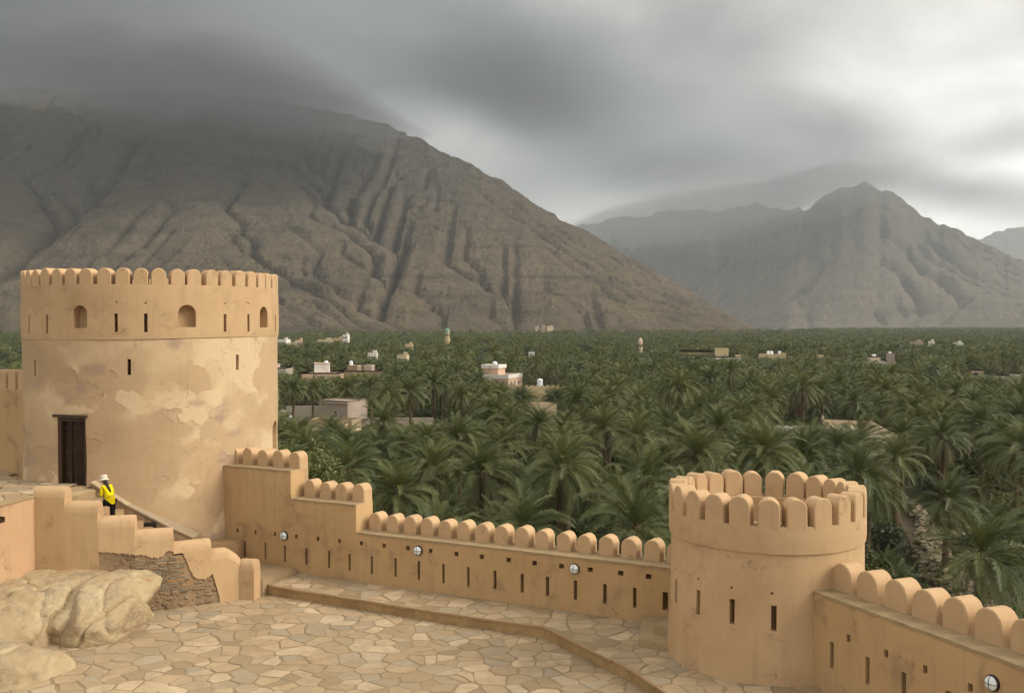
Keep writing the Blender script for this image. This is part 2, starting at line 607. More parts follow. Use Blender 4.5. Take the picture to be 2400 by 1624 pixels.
M_WOOD = flat_mat('dark_wood', (0.060, 0.030, 0.014), 0.7, 0.25, 0.3, 9.0)
M_WOOD2 = flat_mat('door_leaf_wood', (0.034, 0.017, 0.010), 0.7, 0.2, 0.3, 9.0)
M_WOOD3 = flat_mat('weathered_wood', (0.075, 0.05, 0.03), 0.8, 0.2, 0.3, 7.0)
M_BLACK = flat_mat('black_metal', (0.018, 0.014, 0.013), 0.5, 0.4)
M_GLASS = flat_mat('opal_glass', (0.72, 0.74, 0.72), 0.25, 0.5, 0.04)
M_SLATE = flat_mat('dark_grille', (0.035, 0.033, 0.03), 0.7, 0.2)
M_YELLOW = flat_mat('yellow_cotton', (0.70, 0.54, 0.006), 0.85, 0.1, 0.06, 12)
M_TROUSER = flat_mat('black_cotton', (0.012, 0.010, 0.011), 0.9, 0.1, 0.1, 12)
M_SKIN = flat_mat('skin', (0.33, 0.18, 0.11), 0.6, 0.3, 0.05)
M_HAT = flat_mat('cream_canvas', (0.62, 0.55, 0.42), 0.9, 0.1, 0.12, 20)
M_HAIR = flat_mat('dark_brown_hair', (0.018, 0.009, 0.006), 0.5, 0.4)
M_SHOE = flat_mat('grey_shoe', (0.07, 0.065, 0.06), 0.7)
H_WHITE = flat_mat('white_render', (0.66, 0.62, 0.55), 0.9, 0.1, 0.10, 0.7)
H_CREAM = flat_mat('cream_render', (0.56, 0.45, 0.30), 0.9, 0.1, 0.12, 0.7)
H_PEACH = flat_mat('peach_render', (0.55, 0.38, 0.27), 0.9, 0.1, 0.10, 0.7)
H_YELLOW = flat_mat('yellow_render', (0.54, 0.42, 0.235), 0.9, 0.1, 0.10, 0.7)
H_BROWN = flat_mat('brown_block', (0.30, 0.21, 0.13), 0.9, 0.1, 0.15, 0.8)
H_GREY = flat_mat('grey_block', (0.33, 0.285, 0.225), 0.9, 0.1, 0.18, 0.8)
H_STUCCO = flat_mat('stucco_grey_pink', (0.37, 0.30, 0.235), 0.9, 0.1, 0.12, 0.8)
H_DARK = flat_mat('window_dark', (0.02, 0.018, 0.018), 0.3, 0.5)
H_TANK = flat_mat('white_tank', (0.74, 0.75, 0.76), 0.5, 0.4, 0.05)
H_GREEN = flat_mat('green_dome', (0.16, 0.30, 0.22), 0.6, 0.3)
H_REDDOOR = flat_mat('brown_door', (0.10, 0.035, 0.018), 0.6, 0.3)


def leaf_mat(name, a, b_, tip):
    m, t, b = new_mat(name)
    oi = t.node('ShaderNodeObjectInfo')
    geo = t.node('ShaderNodeNewGeometry')
    n = t.noise(geo.outputs['Position'], 0.35, 3, 0.6)
    k = t.math('ADD', t.math('MULTIPLY', oi.outputs['Random'], 0.75), t.math('MULTIPLY', t.ramp(n, 0.3, 0.7), 0.25))
    col = t.mix(k, a, b_)
    col = t.mix(t.math('MULTIPLY', geo.outputs['Random Per Island'], 0.5), col, tip)
    t.l.new(col, b.inputs['Base Color'])
    b.inputs['Roughness'].default_value = 0.5
    b.inputs['Specular IOR Level'].default_value = 0.35
    tr = t.node('ShaderNodeBsdfTranslucent')
    t.l.new(col, tr.inputs[0])
    ms = t.node('ShaderNodeMixShader', inp={0: 0.22})
    t.l.new(b.outputs[0], ms.inputs[1])
    t.l.new(tr.outputs[0], ms.inputs[2])
    out = t.n['Material Output']
    t.l.new(ms.outputs[0], out.inputs[0])
    return m


M_LEAF = leaf_mat('palm_leaf', (0.040, 0.064, 0.016), (0.118, 0.128, 0.030), (0.165, 0.168, 0.066))
M_OLD = leaf_mat('palm_leaf_old', (0.135, 0.115, 0.045), (0.105, 0.108, 0.042), (0.19, 0.145, 0.068))
M_TREE = leaf_mat('tree_leaf', (0.075, 0.088, 0.020), (0.100, 0.105, 0.024), (0.125, 0.125, 0.032))
M_TREE_DK = leaf_mat('tree_leaf_dark', (0.030, 0.048, 0.018), (0.045, 0.062, 0.022), (0.06, 0.075, 0.03))
M_TRUNK = ground_mat('palm_bark', (0.125, 0.085, 0.046), (0.080, 0.055, 0.032), (0.17, 0.120, 0.066), 2.0, 12.0, 0.8)
M_BARK = ground_mat('tree_bark', (0.08, 0.06, 0.04), (0.06, 0.045, 0.03), (0.10, 0.08, 0.055), 2.0, 9.0, 0.8)
M_GRASS = flat_mat('grass_blade', (0.055, 0.110, 0.014), 0.7, 0.2, 0.2, 0.4)

# ------------------------------------------------------------------ ground


def smoothstep(a, b, x):
    t = np.clip((x - a) / (b - a), 0, 1)
    return t * t * (3 - 2 * t)


W1A = Vector((-9.13, 33.08, 0))
W1D = Vector((.888, -.459, 0)).normalized()
W1N = Vector((.459, .888, 0)).normalized()
W2A = Vector((6.32, 22.2, 0))
W2D = Vector((.38999, -.92082, 0))
W2N = Vector((.92082, .38999, 0))


def ground_h(x, y):
    """valley floor at 0, with the mound that carries the fort"""
    d1 = (x - W1A.x) * W1N.x + (y - W1A.y) * W1N.y
    d2 = (x - W2A.x) * W2N.x + (y - W2A.y) * W2N.y
    dd = np.maximum(np.maximum(d1, d2), -20 - x * 0.0 - x)
    dd = np.where(x < -9, np.maximum(d2, (y - 42) * 0.9), dd)
    dl = np.maximum(dd, -200 - y)
    h = (E - 9.3) * (1 - smoothstep(0.5, 24, dl))
    # rocky knoll behind the left wall
    h = np.maximum(h, 16.3 * np.exp(-(((x + 47) / 17) ** 2 + ((y - 88) / 20) ** 2)))
    far = np.sqrt(x * x + y * y)
    h += 0.35 * np.sin(x * 0.05 + 1) * np.cos(y * 0.043) * smoothstep(60, 140, far)
    return h


def axis(lim, fine, step):
    a = list(np.arange(-fine, fine + .01, step))
    s = step
    v = fine
    while v < lim:
        s *= 1.22
        v += s
        a.append(v)
        a.insert(0, -v)
    return np.array(a)


gx = axis(14000, 90, 2.5)
gy = axis(14000, 150, 2.5)
GX, GY = np.meshgrid(gx, gy)
GZ = ground_h(GX, GY)
GZ = np.where((GX ** 2 + (GY - 12) ** 2 < 13 ** 2), np.minimum(GZ, E - 9.3), GZ)


def grid_mesh(name, X, Y, Z):
    ny, nx = X.shape
    me = bpy.data.meshes.new(name)
    co = np.stack([X.ravel(), Y.ravel(), Z.ravel()], 1)
    idx = np.arange(nx * ny).reshape(ny, nx)
    f = np.stack([idx[:-1, :-1], idx[:-1, 1:], idx[1:, 1:], idx[1:, :-1]], -1).reshape(-1, 4)
    me.vertices.add(len(co))
    me.vertices.foreach_set('co', co.ravel().astype(np.float32))
    me.loops.add(f.size)
    me.loops.foreach_set('vertex_index', f.ravel().astype(np.int32))
    me.polygons.add(len(f))
    me.polygons.foreach_set('loop_start', np.arange(0, f.size, 4, dtype=np.int32))
    me.polygons.foreach_set('loop_total', np.full(len(f), 4, dtype=np.int32))
    me.update(calc_edges=True)
    return me


o = obj('ground', grid_mesh('ground', GX, GY, GZ), M_GROUND, smooth=180)
tag(o, kind='structure')

# ------------------------------------------------------------------ mountains (eroded height fields)


def vnoise(x, y, seed):
    """smooth value noise on arrays"""
    xi = np.floor(x).astype(np.int64)
    yi = np.floor(y).astype(np.int64)
    fx, fy = x - xi, y - yi
    fx = fx * fx * (3 - 2 * fx)
    fy = fy * fy * (3 - 2 * fy)

    def hsh(a, b):
        n = (a * 374761393 + b * 668265263 + seed * 144269504) & 0xffffffff
        n = ((n ^ (n >> 13)) * 1274126177) & 0xffffffff
        return ((n ^ (n >> 16)) & 0xffff) / 65535.0
    return (hsh(xi, yi) * (1 - fx) * (1 - fy) + hsh(xi + 1, yi) * fx * (1 - fy)
            + hsh(xi, yi + 1) * (1 - fx) * fy + hsh(xi + 1, yi + 1) * fx * fy)


def fbm(x, y, seed, octv=5, gain=0.5):
    s = np.zeros_like(x)
    a = 1.0
    tot = 0
    for i in range(octv):
        s += a * (vnoise(x, y, seed + i * 17) - 0.5)
        tot += a
        a *= gain
        x, y = x * 2.03 + 3.1, y * 2.03 + 1.7
    return s / tot


def erode(h, cell, base, uplift, its, K, m=0.5, diff=0.004):
    ny, nx = h.shape
    N = nx * ny
    idx = np.arange(N).reshape(ny, nx)
    shifts = [(-1, -1), (-1, 0), (-1, 1), (0, -1), (0, 1), (1, -1), (1, 0), (1, 1)]
    for it in range(its):
        hp = np.pad(h, 1, mode='edge')
        best = np.zeros_like(h)
        rec = idx.copy()
        ip = np.pad(idx, 1, mode='edge')
        dist = np.full(h.shape, cell)
        for dy, dx in shifts:
            L = cell * (1.41421 if dx and dy else 1.0)
            s = (h - hp[1 + dy:ny + 1 + dy, 1 + dx:nx + 1 + dx]) / L
            k = s > best
            best = np.where(k, s, best)
            rec = np.where(k, ip[1 + dy:ny + 1 + dy, 1 + dx:nx + 1 + dx], rec)
            dist = np.where(k, L, dist)
        order = np.argsort(h.ravel())[::-1]
        rl = rec.ravel().tolist()
        area = [cell * cell] * N
        for i in order.tolist():
            r = rl[i]
            if r != i:
                area[r] += area[i]
        A = np.array(area)
        fac = (K * np.maximum(A - 22 * cell * cell, 0.05 * cell * cell) ** m / dist.ravel()).tolist()
        hu = (h + uplift).ravel()
        hl = hu.tolist()
        bl = base.ravel().tolist()
        for i in order[::-1].tolist():
            r = rl[i]
            if bl[i]:
                hl[i] = 0.0
            elif r != i:
                f = fac[i]
                v = (hl[i] + f * hl[r]) / (1 + f)
                hl[i] = v
        h = np.array(hl).reshape(ny, nx)
        hp = np.pad(h, 1, mode='edge')
        h = h + diff * (hp[:-2, 1:-1] + hp[2:, 1:-1] + hp[1:-1, :-2] + hp[1:-1, 2:] - 4 * h)
    return h


def up2(a):
    ny, nx = a.shape
    b = np.zeros((ny * 2 - 1, nx * 2 - 1))
    b[::2, ::2] = a
    b[1::2, ::2] = (a[:-1] + a[1:]) / 2
    b[:, 1::2] = (b[:, :-1:2] + b[:, 2::2]) / 2
    return b


def mountain(name, sky_px, foot_px, crest_px, X0, X1, Y0, Y1, cell, seed, mat, its, K, rough, gul=1.0, back=900.0, expo=1.1, spacing=300.0, wander=420.0, jag=1.0, fan=(-.6, .3, 900, 420)):
    """sky_px: skyline bearings (tan) and heights-over-distance; foot/crest: depth of foot and crest line per bearing"""
    x = np.arange(X0, X1 + .1, cell)
    y = np.arange(Y0, Y1 + .1, cell)
    X, Y = np.meshgrid(x, y)
    u = X / Y
    su = np.array([p[0] for p in sky_px])
    sv = np.array([p[1] for p in sky_px])
    fu = np.array([p[0] for p in foot_px])
    fv = np.array([p[1] for p in foot_px])
    cu = np.array([p[0] for p in crest_px])
    cv = np.array([p[1] for p in crest_px])
    Yb = np.interp(u, fu, fv) + wander * .6 * fbm(X / 420, X * 0 + 3.3, seed + 5, 3)
    Yc = np.interp(u, cu, cv) + wander * 1.5 * fbm(u * 5, u * 0 + 1.7, seed + 6, 3)
    hc = np.interp(u, su, sv) * Yc + E
    t = (Y - Yb) / np.maximum(Yc - Yb, 60)
    prof = np.where(t < 1, np.clip(t, 0, 1) ** expo, np.clip(1 - (Y - Yc) / back, 0.0, 1))
    h0 = np.maximum(hc, 0) * prof
    wx = X + 90 * fbm(X / 220, Y / 220, seed + 40, 3)
    rill = np.abs(2 * vnoise(wx / spacing, Y / 1900, seed + 60) - 1)
    h = h0 * (1 + 0.16 * fbm(X / 420, Y / 420, seed, 4)) * (0.92 + 0.10 * rill) + np.minimum(70, 40 + hc * .08) * fbm((X + .5 * Y) / 340, (Y - .3 * X) / 340, seed + 9, 5, .5) * (h0 > 1)
    base = (t <= 0.0) | (h0 <= 0.5)
    h = np.where(base, 0, np.maximum(h, 0.5))
    h = erode(h, cell, base, h0 * 0.03 * gul, its, K)
    sm = h.copy()
    for q in range(30):
        sp = np.pad(sm, 1, mode='edge')
        sm = (sp[:-2, 1:-1] + sp[2:, 1:-1] + sp[1:-1, :-2] + sp[1:-1, 2:] + sm) / 5
    h = np.where(base, h, h * .56 + sm * .44)       # gullies partly filled with scree
    h = up2(h)
    base2 = up2(base.astype(float))
    # finer tessellation that fans out with distance, with crags, rills and tilted rock bands
    us = np.linspace(fan[0], fan[1], fan[2])
    ys = np.linspace(Y0 + 2, Y1 - 2, fan[3])
    U, Y = np.meshgrid(us, ys)
    X = U * Y
    c2 = cell / 2
    gi_, gj_ = (X - X0) / c2, (Y - Y0) / c2
    out = (gi_ < 0) | (gi_ > h.shape[1] - 2)
    gi_ = np.clip(gi_, 0, h.shape[1] - 2.001)
    gj_ = np.clip(gj_, 0, h.shape[0] - 2.001)
    i0, j0 = gi_.astype(int), gj_.astype(int)
    fx, fy = gi_ - i0, gj_ - j0

    def samp(a_):
        return (a_[j0, i0] * (1 - fx) + a_[j0, i0 + 1] * fx) * (1 - fy) + (a_[j0 + 1, i0] * (1 - fx) + a_[j0 + 1, i0 + 1] * fx) * fy
    h, base2 = samp(h), samp(base2)
    base2 = np.where(out, 1.0, base2)
    amp = np.clip(h / 70, 0, 1)
    wxx = X + 30 * fbm(X / 80, Y / 80, seed + 71, 3)
    wyy = Y + 30 * fbm(X / 80, Y / 80, seed + 72, 3)
    crag = np.zeros_like(X)
    a_, sc_ = 1.0, 110.0
    for q in range(5):
        crag += a_ * (1 - 2 * np.abs(2 * vnoise(wxx / sc_, wyy / sc_, seed + 80 + q) - 1))
        a_ *= 0.66
        sc_ *= 0.47
    h = h + amp * rough * 0.42 * crag
    sb = (h + 0.22 * X + 0.10 * Y + 40 * fbm(X / 300, Y / 300, seed + 90, 3)) / (rough * 1.9)
    fr_ = sb - np.floor(sb)
    band_ = np.clip(fr_ / 0.22, 0, 1) - fr_
    h = h + amp * rough * 0.42 * band_ * np.clip(0.5 + 3 * fbm(X / 160, Y / 160, seed + 91, 3), 0, 1)
    # fit the crest to its outline
    u = X / Y
    bins = np.linspace(u.min(), u.max(), 420)
    bi = np.clip(np.digitize(u, bins) - 1, 0, len(bins) - 1)
    slope = (h - E) / Y
    mx = np.full(len(bins), -1.0)
    np.maximum.at(mx, bi.ravel(), slope.ravel())
    tgt = np.interp(bins, su, sv)
    tgt = tgt + np.clip(tgt / .02, 0, 1) * jag * (.0045 * fbm(bins * 60, bins * 0 + seed, seed + 7, 4, .6) + .003 * fbm(bins * 260, bins * 0 + seed, seed + 8, 3, .6))
    ratio = np.where(mx > 0.002, np.maximum(tgt, -0.004) / np.maximum(mx, 0.002), 1.0)
    ratio = np.clip(ratio, 0.02, 3.0)
    ker = np.hanning(33 if jag < 2 else 7)
    ker /= ker.sum()
    ratio = np.convolve(np.pad(ratio, len(ker) // 2, mode='edge'), ker, 'valid')
    h = h * np.interp(u, bins, ratio)
    h = np.where(base2 > 0.5, -2.0, h)
    o = obj(name, grid_mesh(name, X, Y, h), mat, smooth=180)
    tag(o, kind='structure')
    return X, Y, h


def b_(px):
    return (px - 1200) / 2420.0


def s_(py):
    return (760 - py) / 2420.0


near_sky = [(-1200, 320), (-500, 240), (0, 201), (83, 200), (190, 214), (340, 204), (495, 214), (620, 226), (764, 254), (909, 286), (970, 313), (1033, 345),
            (1115, 382), (1167, 412), (1219, 444), (1270, 480), (1330, 514), (1400, 548), (1487, 598), (1570, 645),
            (1652, 692), (1714, 723), (1792, 757), (1850, 762)]
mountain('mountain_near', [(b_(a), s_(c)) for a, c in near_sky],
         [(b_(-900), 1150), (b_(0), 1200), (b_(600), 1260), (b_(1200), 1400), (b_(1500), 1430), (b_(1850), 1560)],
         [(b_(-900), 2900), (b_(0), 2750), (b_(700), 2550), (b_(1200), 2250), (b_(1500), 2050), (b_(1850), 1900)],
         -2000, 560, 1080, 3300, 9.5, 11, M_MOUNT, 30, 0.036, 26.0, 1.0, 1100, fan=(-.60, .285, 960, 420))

far_sky = [(1180, 600), (1300, 545), (1420, 508), (1500, 499), (1560, 497), (1690, 490), (1755, 473), (1790, 478), (1817, 487), (1890, 487), (1915, 470), (1945, 452),
           (1985, 437), (2030, 430), (2080, 446), (2150, 495), (2250, 547), (2325, 578), (2400, 611), (2520, 660), (2700, 720), (2900, 755)]
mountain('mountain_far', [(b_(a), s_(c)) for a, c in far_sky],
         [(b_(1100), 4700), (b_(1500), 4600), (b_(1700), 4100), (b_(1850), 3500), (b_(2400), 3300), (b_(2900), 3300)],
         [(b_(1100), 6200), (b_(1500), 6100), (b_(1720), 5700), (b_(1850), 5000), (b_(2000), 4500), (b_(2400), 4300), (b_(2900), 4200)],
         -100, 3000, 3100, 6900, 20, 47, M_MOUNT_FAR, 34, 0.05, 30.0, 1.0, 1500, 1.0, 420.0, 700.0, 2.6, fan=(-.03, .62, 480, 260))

back_sky = [(2050, 700), (2150, 660), (2230, 620), (2310, 590), (2400, 575), (2600, 560), (2900, 620), (3200, 760)]
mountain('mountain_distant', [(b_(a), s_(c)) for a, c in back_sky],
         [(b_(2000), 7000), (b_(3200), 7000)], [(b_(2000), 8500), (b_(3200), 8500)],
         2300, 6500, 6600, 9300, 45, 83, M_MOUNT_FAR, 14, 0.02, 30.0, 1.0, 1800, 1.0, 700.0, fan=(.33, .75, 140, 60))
# ------------------------------------------------------------------ fort: courtyard and walkway paving


def voronoi(x0, x1, y0, y1, step, jit, ok, seed):
    """irregular flagstone outlines over a box; ok(x, y) keeps a cell"""
    rg = random.Random(seed)
    nx, ny = int((x1 - x0) / step), int((y1 - y0) / step)
    P = {}
    for j in range(-3, ny + 3):
        for i in range(-3, nx + 3):
            if rg.random() < 0.80:
                P[(i, j)] = (x0 + (i + .5 + rg.uniform(-jit, jit)) * step, y0 + (j + .5 + rg.uniform(-jit, jit)) * step * 0.92)
    cells = []
    for (i, j), p in P.items():
        if not ok(*p):
            continue
        poly = [(p[0] + a * step * 1.2, p[1] + b * step * 1.2) for a, b in ((-1, -1), (1, -1), (1, 1), (-1, 1))]
        for dj in range(-2, 3):
            for di in range(-2, 3):
                q = P.get((i + di, j + dj))
                if q is None or q == p:
                    continue
                poly = clip(poly, ((p[0] + q[0]) / 2, (p[1] + q[1]) / 2), (p[0] - q[0], p[1] - q[1]))
                if len(poly) < 3:
                    break
        if len(poly) >= 3:
            cells.append((p, poly))
    return cells


def clip(poly, pt, nrm):
    out = []
    n = len(poly)
    for k in range(n):
        a, b = poly[k], poly[(k + 1) % n]
        da = (a[0] - pt[0]) * nrm[0] + (a[1] - pt[1]) * nrm[1]
        db = (b[0] - pt[0]) * nrm[0] + (b[1] - pt[1]) * nrm[1]
        if da >= 0:
            out.append(a)
        if da * db < 0:
            s = da / (da - db)
            out.append((a[0] + (b[0] - a[0]) * s, a[1] + (b[1] - a[1]) * s))
    return out


def area(poly):
    return 0.5 * abs(sum(a[0] * b[1] - b[0] * a[1] for a, b in zip(poly, poly[1:] + poly[:1])))


def add_flag(bm, poly, z, gap, th, rg, tilt=0.012, zf=None):
    cx = sum(p[0] for p in poly) / len(poly)
    cy = sum(p[1] for p in poly) / len(poly)
    rad = math.sqrt(area(poly) / math.pi)
    k = max(0.5, 1 - gap / rad)
    pts = []
    rough_ = []
    for a, b in zip(poly, poly[1:] + poly[:1]):      # broken, not sawn, edges
        rough_.append(a)
        L_ = math.hypot(b[0] - a[0], b[1] - a[1])
        if L_ > .16:
            f_ = rg.uniform(.35, .65)
            j_ = rg.uniform(-.09, .05) * L_
            rough_.append((a[0] + (b[0] - a[0]) * f_ + (b[1] - a[1]) / L_ * j_, a[1] + (b[1] - a[1]) * f_ - (b[0] - a[0]) / L_ * j_))
    poly = rough_
    n = len(poly)
    for i in range(n):         # knock the corners off so that outlines are not straight-edged cells
        a, b, c_ = poly[i - 1], poly[i], poly[(i + 1) % n]
        f1, f2 = rg.uniform(.10, .3), rg.uniform(.10, .3)
        pts.append((b[0] + (a[0] - b[0]) * f1, b[1] + (a[1] - b[1]) * f1))
        if rg.random() < .7:
            pts.append((b[0] + (c_[0] - b[0]) * f2, b[1] + (c_[1] - b[1]) * f2))
    tx, ty = rg.uniform(-tilt, tilt), rg.uniform(-tilt, tilt)
    zz = z + rg.uniform(-.006, .006)

    def lift(x, y):
        return zz + (x - cx) * tx + (y - cy) * ty + (zf(x, y) if zf else 0)
    rings = []
    for kk, dz in ((k, -th), (k, -.007), (k * max(.6, 1 - .018 / rad), 0.0)):
        rings.append([bm.verts.new((cx + (x - cx) * kk, cy + (y - cy) * kk, lift(cx + (x - cx) * kk, cy + (y - cy) * kk) + dz)) for x, y in pts])
    m_ = len(pts)
    for a, b in zip(rings, rings[1:]):
        for i in range(m_):
            bm.faces.new((a[i], a[(i + 1) % m_], b[(i + 1) % m_], b[i]))
    bm.faces.new(rings[-1])


def in_view(x, y, z, pad=0.03):
    if y < 5:
        return False
    u, v = x / y, (z - E) / y
    return abs(u) < 0.496 + pad and v > -0.36 - pad


def lay_paving(parent, cells, z, limit, seed, step, zf=None):
    rg = random.Random(seed)
    seen = [c for c in cells if in_view(c[0][0], c[0][1], z)]
    seen.sort(key=lambda c: -area(c[1]) / (c[0][0] ** 2 + c[0][1] ** 2))
    keep = seen[:limit]
    ids = set(id(c) for c in keep)
    for c in keep:
        bm = bmesh.new()
        add_flag(bm, c[1], z, rg.uniform(.006, .036), .04, rg, zf=zf)
        obj('flagstone', bm, M_FLAG, parent)
    bm = bmesh.new()
    n = 0
    for c in cells:
        if id(c) not in ids:
            add_flag(bm, c[1], z, rg.uniform(.006, .036), .04, rg, zf=zf)
            n += 1
    if n:
        o = obj('small_flagstones', bm, M_FLAG, parent)
        o['kind'] = 'stuff'
    else:
        bm.free()


ZC = E - 8.0       # courtyard level
ZL = E - 7.70      # walkway level

EDGE = [(-7.15, 30.38), (-2.29, 27.73), (.83, 26.2), (1.79, 24.5), (2.67, 22.95), (3.25, 21.5), (3.9, 19.6), (4.6, 17.0), (5.2, 14.5)]
bm = bmesh.new()
add_prism(bm, [(-22, 8), (9.5, 8), (9.5, 15), (6.7, 22.2), (5.4, 25.2), (-8.9, 33.2), (-9.4, 36), (-22, 36)], ZC - 1.6, ZC - .011)
courtyard = obj('courtyard_paving', bm, M_MORTAR)
tag(courtyard, kind='structure')


def edge_side(x, y, off=0.0):
    """>0 on the walkway side of its front edge"""
    best = None
    for a, b in zip(EDGE, EDGE[1:]):
        dx, dy = b[0] - a[0], b[1] - a[1]
        L = math.hypot(dx, dy)
        s = ((x - a[0]) * dx + (y - a[1]) * dy) / L / L
        s = min(1, max(0, s))
        qx, qy = a[0] + dx * s, a[1] + dy * s
        dd = math.hypot(x - qx, y - qy)
        sd = ((x - a[0]) * -dy + (y - a[1]) * dx) / L
        if best is None or dd < best[0]:
            best = (dd, sd, (qx, qy), (-dy / L, dx / L))
    return best


cy_cells = voronoi(-15, 6, 18.5, 31.5, .46, .50, lambda x, y: edge_side(x, y)[1] < .25 and y < 31 and not (x < -8 and y > 30.2) and y > 19, 3)
lay_paving(courtyard, cy_cells, ZC, 290, 5, .5)

bm = bmesh.new()
walk_poly = EDGE + [(9.6, 14.0), (6.9, 22.0), (5.6, 25.6), (-6.3, 32.3), (-8.2, 31.3)]
hi = add_prism(bm, walk_poly, ZC - .6, ZL - .011)
for f in bm.faces:
    f.material_index = 0
bm.normal_update()
for f in bm.faces:
    if abs(f.normal.z) < .5:
        f.material_index = 1
walkway = obj('walkway', bm, [M_MORTAR, M_RISER])
tag(walkway, kind='structure')
wc = []
for p, poly in voronoi(-8, 9, 14.5, 33, .50, .45, lambda x, y: edge_side(x, y)[1] > .06, 9):
    dd, sd, q, nr = edge_side(*p)
    if (p[0] - W1A.x) * W1N.x + (p[1] - W1A.y) * W1N.y > .25:
        continue
    if (p[0] - W2A.x) * W2N.x + (p[1] - W2A.y) * W2N.y > .3:
        continue
    poly = clip(poly, (q[0] - nr[0] * .02, q[1] - nr[1] * .02), nr)
    if len(poly) > 2 and area(poly) > .02 and p[0] > -7.3:
        wc.append((p, poly))
lay_paving(walkway, wc, ZL, 200, 8, .5)
# uneven stone lip on the walkway edge
bm = bmesh.new()
rg = random.Random(4)
for a, b in zip(EDGE, EDGE[1:]):
    L = math.hypot(b[0] - a[0], b[1] - a[1])
    s = 0.0
    ang = math.atan2(b[1] - a[1], b[0] - a[0])
    while s < L - .05:
        ln = min(rg.uniform(.35, .75), L - s)
        M = Matrix.Translation((a[0] + (b[0] - a[0]) * s / L, a[1] + (b[1] - a[1]) * s / L, ZL)) @ Matrix.Rotation(ang, 4, 'Z')
        add_box(bm, .006, ln - .006, -.028 - rg.uniform(0, .018), .02, -.052 - rg.uniform(0, .02), -.010, M)
        s += ln
obj('edge_stones', bm, M_MUD, walkway)['kind'] = 'stuff'

# ------------------------------------------------------------------ towers


def ring_solid(bm, c, ro, ri, z0, z1, n, zb=None, wob=0.0, rings=6, chamfer=0.0):
    """closed ring (or solid drum when ri is 0); zb(angle) shifts the lower rim"""
    out, inn = [], []
    for k in range(rings + 1):
        row, rowi = [], []
        f = k / rings
        for i in range(n):
            a = 2 * math.pi * i / n
            zz = z0 + (z1 - z0) * f + (zb(a) * (1 - f) if zb else 0)
            r = ro + wob * (noise.noise(Vector((math.cos(a) * 2.2, math.sin(a) * 2.2, zz * .8)) * 1.0))
            if chamfer and k in (0, rings):
                r -= chamfer
            row.append(bm.verts.new((c[0] + r * math.cos(a), c[1] + r * math.sin(a), zz)))
            if ri:
                rowi.append(bm.verts.new((c[0] + ri * math.cos(a), c[1] + ri * math.sin(a), zz)))
        out.append(row)
        inn.append(rowi)
    for k in range(rings):
        for i in range(n):
            j = (i + 1) % n
            bm.faces.new((out[k][i], out[k][j], out[k + 1][j], out[k + 1][i]))
            if ri:
                bm.faces.new((inn[k][j], inn[k][i], inn[k + 1][i], inn[k + 1][j]))
    if ri:
        for i in range(n):
            j = (i + 1) % n
            bm.faces.new((out[-1][i], out[-1][j], inn[-1][j], inn[-1][i]))
            bm.faces.new((out[0][j], out[0][i], inn[0][i], inn[0][j]))
    else:
        bm.faces.new(out[-1])
        bm.faces.new(out[0][::-1])


def frame_at(c, r, deg, z):
    """matrix at a drum's face: x along the face, y into the wall, z up"""
    a = R(deg)
    n = Vector((math.cos(a), math.sin(a), 0))
    y = -n
    x = y.cross(Vector((0, 0, 1)))
    M = Matrix.Identity(4)
    for i in range(3):
        M[i][0], M[i][1], M[i][2] = x[i], y[i], (0, 0, 1)[i]
    return Matrix.Translation((c[0] + r * n.x, c[1] + r * n.y, z)) @ M


def cut_arch(bm, M, wd, h, depth, seg=10):
    r = wd / 2
    pts = [(-r, 0)] + [(r * math.cos(math.pi - math.pi * k / seg), h - r + r * math.sin(math.pi * k / seg)) for k in range(seg + 1)] + [(r, 0)]
    fr = [bm.verts.new(M @ Vector((x, -.25, z))) for x, z in pts]
    bk = [bm.verts.new(M @ Vector((x, depth, z))) for x, z in pts]
    bm.faces.new(fr)
    bm.faces.new(bk[::-1])
    for i in range(len(pts)):
        j = (i + 1) % len(pts)
        bm.faces.new((fr[i], bk[i], bk[j], fr[j]))


def cut_hole(bm, M, r, depth, seg=8):
    fr = [bm.verts.new(M @ Vector((r * math.cos(2 * math.pi * k / seg), -.2, r * math.sin(2 * math.pi * k / seg)))) for k in range(seg)]
    bk = [bm.verts.new(M @ Vector((r * math.cos(2 * math.pi * k / seg), depth, r * math.sin(2 * math.pi * k / seg)))) for k in range(seg)]
    bm.faces.new(fr)
    bm.faces.new(bk[::-1])
    for i in range(seg):
        j = (i + 1) % seg
        bm.faces.new((fr[i], bk[i], bk[j], fr[j]))


def merlons_round(parent, c, ro, z, n, wd, h, dp, a0, skip=None):
    vs = [arch_mesh('merlon', wd, h, dp, jit=.0045) for _ in range(4)]
    src = []
    for me in vs:
        finish(me, 40)
        me.materials.append(M_PLASTER2)
    for k in range(n):
        deg = a0 + 360.0 * k / n
        if skip and skip(deg):
            continue
        me = vs[k % 4]
        o = bpy.data.objects.new('merlon', me)
        C.objects.link(o)
        o.matrix_basis = frame_at(c, ro - .013, deg + random.uniform(-.35, .35), z + random.uniform(-.012, .006)) @ Matrix.Rotation(random.uniform(-.02, .02), 4, 'Z') @ Matrix.Rotation(random.uniform(-.018, .018), 4, 'Y') @ Matrix.Diagonal((random.uniform(.96, 1.03), 1, random.uniform(.965, 1.03), 1))
        adopt(o, parent)


C1 = (-12.428, 35.91)
big = empty('round_tower', (C1[0], C1[1], E - 8), 'large round fort tower with crenellated top and patchy flaking plaster, left', 'tower')
bm = bmesh.new()
ring_solid(bm, C1, 4.172, 0, E - 9.5, E - .40, 144, wob=.05, rings=22)
